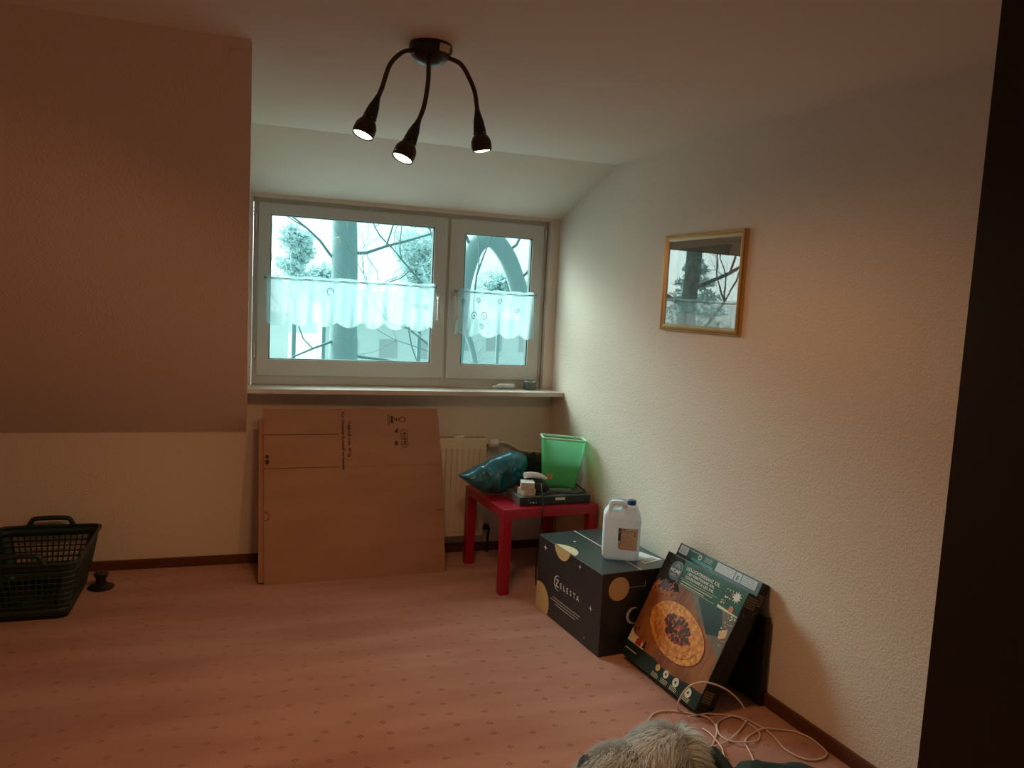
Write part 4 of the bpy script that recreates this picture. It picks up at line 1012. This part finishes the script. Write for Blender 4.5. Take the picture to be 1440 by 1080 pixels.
while cnt < 15000:
    i = r.choices((0, 1, 2), (5, 5, 3))[0]; c, rd = blobs[i]
    n = Vector((r.gauss(0, 1), r.gauss(0, 1), abs(r.gauss(0, 1)))).normalized()
    p = Vector((c.x+n.x*rd.x, c.y+n.y*rd.y, c.z+n.z*rd.z))
    if p.z < .004 or inside(p, i): continue
    cnt += 1
    nn = Vector((n.x/rd.x, n.y/rd.y, n.z/rd.z)).normalized()
    cl = noise.noise_vector(p*16)*.9
    flow = Vector((-.55, -.55, -.25)) if p.x < 1.33 else Vector((.65, -.45, -.35))
    flow = flow+cl; flow = (flow-nn*flow.dot(nn)); d_ = (nn*.55+flow.normalized()*r.uniform(.6, 1.0)+Vector((r.gauss(0, .12), r.gauss(0, .12), r.gauss(0, .12)))).normalized()
    L = r.uniform(.034, .072); w = r.uniform(.0006, .0011)
    s = d_.cross(nn).normalized()*w if d_.cross(nn).length > .01 else Vector((w, 0, 0))
    g = Vector((0, 0, -1)); base_ = p-nn*.004; mid = base_+d_*L*.5; tip = base_+d_*L*.95+g*L*.22
    if tip.z < .003: tip.z = .003+r.random()*.004
    tn = min(1, max(0, .80+.35*noise.noise(p*22)+r.gauss(0, .14)))
    vs = [b.verts.new(x) for x in (base_-s, base_+s, mid+s*.8, mid-s*.8, tip)]
    for v, k in zip(vs, (.5, .5, .9, .9, 1.0)): v[tone] = tn*k
    b.faces.new((vs[0], vs[1], vs[2], vs[3])); b.faces.new((vs[3], vs[2], vs[4]))
me = bpy.data.meshes.new('fur_trim'); b.to_mesh(me); b.free()
o = obj('fur_trim', me, M['fur'], jk, 'all'); o['label'] = 'pale fluffy fur trim'

# ------------------------------------------------------------------ outside
def outside():
    GZ = -4.5
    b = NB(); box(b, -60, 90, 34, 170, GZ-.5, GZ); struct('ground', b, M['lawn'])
    # low hills
    b = NB(); r = random.Random(2); n = 60; top = []
    for i in range(n+1):
        x = -60+i*3.4; h = 3.8+4.6*math.exp(-((x-41)/8)**2)+1.2*math.exp(-((x-8)/16)**2)+.6*noise.noise(Vector((x*.08, 0, 0)))
        top.append((x, h))
    fr = [b.verts.new((x, 118, GZ-.2)) for x, h in top]; tp_ = [b.verts.new((x, 128, GZ+h+2.2)) for x, h in top]; bk_ = [b.verts.new((x, 150, GZ-.2)) for x, h in top]
    for i in range(n): b.faces.new((fr[i], fr[i+1], tp_[i+1], tp_[i])); b.faces.new((tp_[i], tp_[i+1], bk_[i+1], bk_[i]))
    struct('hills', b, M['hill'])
    def grow(bm, p, d, L, rad, depth, r, n=5, spread=.55, up=.12):
        pts = [p]; q = p.copy(); dd = d.copy()
        for k in range(5):
            dd = (dd+Vector((r.gauss(0, .16), r.gauss(0, .16), r.gauss(0, .13)+up*.3))).normalized(); q = q+dd*L/5; pts.append(q.copy())
        tube(bm, pts, [rad*(1-.11*k) for k in range(6)], n, False)
        if depth == 0: return
        for k in range(r.choice((2, 3, 3))):
            i = r.choice((2, 3, 4, 5)); nd = (dd+Vector((r.gauss(0, spread), r.gauss(0, spread), r.gauss(0, spread)*.8+up))).normalized()
            grow(bm, pts[i], nd, L*r.uniform(.55, .8), rad*.55, depth-1, r, max(3, n-1), spread, up)
    def bare_tree(x, y, label, seed, trunk, limbs, depth=4):
        t = thing('bare_tree', (x, y, GZ), label, 'tree', 'trees outside the window')
        r = random.Random(seed); b = NB(); tube(b, smooth_path(trunk[0], 5), trunk[1] if not isinstance(trunk[1], list) else trunk[1], 10, False)
        tr = obj('trunk', b, M['bark'], t, 'all')
        b = NB()
        for p, d, L, rad in limbs: grow(b, Vector(p), Vector(d).normalized(), L, rad*.8, depth+1, r)
        obj('branches', b, M['bark2'], t, 'all')
    # big trunk in the left pane
    Y = 12.
    tk = [(1.38, Y, GZ), (1.36, Y, -.5), (1.34, Y, 1.2), (1.33, Y, 2.2), (1.30, Y, 3.2), (1.35, Y, 4.6)]
    bare_tree(1.38, Y, 'thick bare tree trunk seen through the left window pane', 21, (tk, [.24, .235, .235, .23, .23, .225, .22, .22, .22, .21, .20, .20, .20, .20, .195, .19, .19, .18, .18, .18, .17, .17, .17, .16, .16, .15]),
              [((1.33, Y, 2.1), (.9, -.2, .15), 1.6, .035), ((1.33, Y, 2.5), (-.8, -.3, .5), 1.6, .035), ((1.28, Y, 1.9), (-.6, .2, 1.0), 1.2, .03), ((1.32, Y, 3.2), (.9, 0, .1), 1.8, .04), ((1.3, Y, 3.3), (-.9, 0, -.1), 1.6, .035),
               ((1.36, Y, .6), (.8, -.2, -.25), 1.5, .03), ((1.36, Y, .9), (-.8, -.2, -.2), 1.4, .03)])
    # limbs of a nearer tree at the right of the left pane
    Y = 9.
    bare_tree(3.2, Y, 'thin bare tree with spreading twigs right of the thick trunk', 33, ([(2.75, Y, GZ), (2.7, Y, -1), (2.62, Y, 0.4), (2.45, Y, 1.1), (2.15, Y, 1.35), (1.75, Y, 1.42)], .035),
              [((2.1, Y, 1.38), (-.5, 0, 1), 1.0, .022), ((2.3, Y, 1.2), (-.2, .1, 1), 1.0, .022), ((1.75, Y, 1.42), (-.2, 0, -1), .8, .018), ((2.55, Y, .7), (-1, 0, .1), 1.2, .022), ((2.0, Y, 1.4), (.4, 0, 1), .9, .02), ((2.45, Y, 1.1), (.2, 0, 1), 1.2, .022)], 4)
    Y = 11.
    arch = [(2.55, Y, GZ), (2.72, Y, -.8), (2.80, Y, .8), (2.88, Y, 1.65), (3.05, Y, 2.25), (3.30, Y, 2.40), (3.55, Y, 2.15), (3.75, Y, 1.70), (3.95, Y, 1.2), (4.2, Y, .2), (4.25, Y, GZ)]
    bare_tree(2.75, Y, 'arching bare tree limb seen through the narrow right window pane', 41, (arch, [.16]*15+[.13]*36),
              [((3.2, Y, 2.35), (.3, -.1, 1), 1.0, .03), ((3.5, Y, 2.2), (.8, -.2, .6), 1.1, .03), ((3.7, Y, 1.8), (.8, -.2, .4), 1.0, .03), ((3.85, Y, 1.5), (.7, -.2, .1), 1.0, .03), ((2.85, Y, 1.6), (-.6, 0, .8), 1.0, .03), ((3.0, Y, 2.2), (-.4, 0, 1), 1.0, .03)], 4)
    def leafy(x, y, ztop, w, label, seed, cone=False, N=9000):
        t = thing('conifer' if cone else 'leafy_tree', (x, y, GZ), label, 'tree', 'trees outside the window')
        r = random.Random(seed); b = NB(); tube(b, [(x, y, GZ), (x, y, ztop-1)], .07, 6, False); obj('trunk', b, M['bark'], t)
        b = NB(); zb_ = 1.0
        lobes = [(r.uniform(-.6, .6), r.uniform(-.5, .5), r.uniform(.25, .95), r.uniform(.35, .6)) for _ in range(18)]
        for k in range(N):
            if cone:
                q = r.random(); zz = zb_+(ztop-zb_)*q; R_ = w*(1-q)**.8*(.75+.25*math.sin(q*40)); a = r.uniform(0, 2*PI); rr_ = R_*r.random()**.4; p = V(x+rr_*math.cos(a), y+rr_*math.sin(a), zz-rr_*.25)
            else:
                lx, ly, lz, lr = r.choice(lobes); n = Vector((r.gauss(0, 1), r.gauss(0, 1), r.gauss(0, 1))).normalized()*lr*w*r.random()**.4
                p = V(x+lx*w, y+ly*w, zb_+(ztop-zb_-lr*w*.6)*lz)+n
            s_ = r.uniform(.025, .07)*y/22; vs = [b.verts.new(p+Vector((r.gauss(0, 1), r.gauss(0, 1), r.gauss(0, 1)*.8))*s_) for _ in range(3)]
            b.faces.new(vs)
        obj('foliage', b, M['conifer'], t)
    bare_tree(-6.2, 12.5, 'bare garden tree left of the dormer, mirrored in the picture glass', 55, ([(-6.2, 12.5, GZ), (-6.1, 12.5, 0), (-6.3, 12.5, 2.6), (-6.0, 12.5, 4.5)], .15),
              [((-6.15, 12.5, 1.6), (.9, .3, .5), 2.2, .06), ((-6.2, 12.5, 1.9), (-.9, -.3, .6), 2.2, .06), ((-6.3, 12.5, 2.6), (.6, 0, 1), 1.8, .05), ((-6.2, 12.5, .9), (.9, 0, .15), 1.8, .045), ((-6.1, 12.5, .7), (-.9, 0, .3), 1.8, .045)], 4)
    leafy(-9.0, 15.5, 3.0, 1.3, 'evergreen beside the bare tree mirrored in the picture glass', 9, True, 5000)
    leafy(5.2, 25, 3.8, .95, 'hazy tree crown in the middle of the left window pane', 1)
    leafy(6.6, 27.5, 2.7, .7, 'lower hazy tree just left of the window mullion', 2, False, 5000)
    leafy(1.3, 25, 3.6, .6, 'rounded hazy tree at the left edge of the window view', 3, False, 6000)
    leafy(2.5, 28.5, 2.5, .75, 'low hazy tree between the left edge and the thick trunk', 4, False, 5000)
    leafy(9.3, 22, 3.3, .9, 'tall hazy tree at the right edge of the right window pane', 5)
    leafy(8.5, 27, 2.8, .8, 'low hazy bush behind the arching limb', 6, False, 6000)
    def house(x, y, w, dpt, h, label, ry_=0):
        t = thing('house', (x, y, GZ), label, 'house', 'houses outside the window')
        b = NB(); box(b, x-w/2, x+w/2, y, y+dpt, GZ, GZ+h); obj('wall', b, M['render'], t)
        b = NB(); prism(b, [(x-w/2-.3, y-.4, GZ+h), (x-w/2-.3, y+dpt+.4, GZ+h), (x-w/2-.3, y+dpt/2, GZ+h+dpt*.33)], (w+.6, 0, 0)); obj('roof', b, M['tile'], t)
        for k in range(int(w/2)):
            b = NB(); xx = x-w/2+.7+k*2; box(b, xx, xx+.9, y-.05, y, GZ+h*.62, GZ+h*.82); obj('window', b, M['tile'], t)
    house(14.5, 44, 8, 6, 5.0, 'pale low house in the lower part of the right window pane')
    house(6.6, 40, 6, 5, 4.6, 'pale low house behind the bare tree in the left window pane')
    house(-1.4, 46, 7, 6, 4.8, 'pale low house at the lower left of the window view')
outside()

# ------------------------------------------------------------------ daylight and sky
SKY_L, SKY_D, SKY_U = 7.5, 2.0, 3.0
w = bpy.data.worlds.new('sky'); SC.world = w; w.use_nodes = True; nt = w.node_tree
bg = nt.nodes['Background']
tc = nt.nodes.new('ShaderNodeTexCoord'); mp = nt.nodes.new('ShaderNodeMapping'); mp.inputs['Scale'].default_value = (1, 1, 3)
nz = nt.nodes.new('ShaderNodeTexNoise'); nz.inputs['Scale'].default_value = 2.2; nz.inputs['Detail'].default_value = 4
rp = nt.nodes.new('ShaderNodeValToRGB'); rp.color_ramp.elements[0].color = (.62, .90, .94, 1); rp.color_ramp.elements[1].color = (.90, 1.0, 1.0, 1)
rp.color_ramp.elements[0].position = .35; rp.color_ramp.elements[1].position = .65
nt.links.new(tc.outputs['Generated'], mp.inputs['Vector']); nt.links.new(mp.outputs['Vector'], nz.inputs['Vector']); nt.links.new(nz.outputs['Fac'], rp.inputs['Fac']); nt.links.new(rp.outputs['Color'], bg.inputs['Color'])
# overcast sky; glows at left, overhead and below are added to light the room
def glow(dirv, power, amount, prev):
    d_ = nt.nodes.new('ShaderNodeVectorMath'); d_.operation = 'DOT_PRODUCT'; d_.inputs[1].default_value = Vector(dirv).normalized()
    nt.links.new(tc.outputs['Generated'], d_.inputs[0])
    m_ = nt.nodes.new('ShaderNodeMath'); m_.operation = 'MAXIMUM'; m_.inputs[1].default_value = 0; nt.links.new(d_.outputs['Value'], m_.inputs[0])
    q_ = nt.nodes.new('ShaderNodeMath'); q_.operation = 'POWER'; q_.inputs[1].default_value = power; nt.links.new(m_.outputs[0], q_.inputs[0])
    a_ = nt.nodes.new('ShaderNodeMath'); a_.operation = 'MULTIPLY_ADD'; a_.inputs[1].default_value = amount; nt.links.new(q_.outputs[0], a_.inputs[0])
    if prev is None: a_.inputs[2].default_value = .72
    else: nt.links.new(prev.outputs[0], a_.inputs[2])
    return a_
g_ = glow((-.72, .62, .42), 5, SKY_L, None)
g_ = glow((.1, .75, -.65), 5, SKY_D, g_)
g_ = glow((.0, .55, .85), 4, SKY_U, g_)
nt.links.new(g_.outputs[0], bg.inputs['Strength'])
mr = nt.nodes.new('ShaderNodeMapRange'); mr.inputs['From Min'].default_value = 1.0; mr.inputs['From Max'].default_value = 3.0
nt.links.new(g_.outputs[0], mr.inputs['Value'])
mc = nt.nodes.new('ShaderNodeMix'); mc.data_type = 'RGBA'; mc.inputs['B'].default_value = (1, .87, .83, 1)
nt.links.new(mr.outputs['Result'], mc.inputs['Factor']); nt.links.new(rp.outputs['Color'], mc.inputs['A']); nt.links.new(mc.outputs['Result'], bg.inputs['Color'])
# overcast daylight falling through the dormer window: very soft suns
def sun(name, dirv, col, e, ang):
    s = bpy.data.lights.new(name, 'SUN'); s.energy = e; s.color = col; s.angle = math.radians(ang)
    o = bpy.data.objects.new(name, s); COL.objects.link(o); o.rotation_euler = Vector(dirv).to_track_quat('-Z', 'Y').to_euler(); o.location = (1, 8, 5)
sun('overcast_light', (.66, -1, -.80), (1.0, .93, .86), 6.0, 42)
pl = bpy.data.lights.new('window_portal', 'AREA'); pl.shape = 'RECTANGLE'; pl.size = 1.7; pl.size_y = 1.05
po = bpy.data.objects.new('window_portal', pl); COL.objects.link(po); po.location = (.85, YF+.16, 1.48); po.rotation_euler = (-PI/2, 0, 0); pl.cycles.is_portal = True

# ------------------------------------------------------------------ camera
f_, yaw_, pitch_, roll_ = 1102.82, .3261, .1034, .0513
cy, sy, cp, sp, cr, sr = math.cos(yaw_), math.sin(yaw_), math.cos(pitch_), math.sin(pitch_), math.cos(roll_), math.sin(roll_)
fwd = V(sy*cp, cy*cp, -sp); rt = V(cy, -sy, 0); upv = rt.cross(fwd); r2 = rt*cr+upv*sr; u2 = -rt*sr+upv*cr
cam = bpy.data.cameras.new('camera'); cam.sensor_width = 36; cam.sensor_fit = 'HORIZONTAL'; cam.lens = f_*36/1440; cam.clip_start = .05; cam.clip_end = 400
coo = bpy.data.objects.new('camera', cam); COL.objects.link(coo)
coo.matrix_world = Matrix(((r2.x, u2.x, -fwd.x, 0), (r2.y, u2.y, -fwd.y, 0), (r2.z, u2.z, -fwd.z, 1.5), (0, 0, 0, 1)))
SC.camera = coo
vs = SC.view_settings; vs.view_transform = 'Standard'; vs.look = 'None'; vs.gamma = 1; vs.use_curve_mapping = False; vs.exposure = 0.35
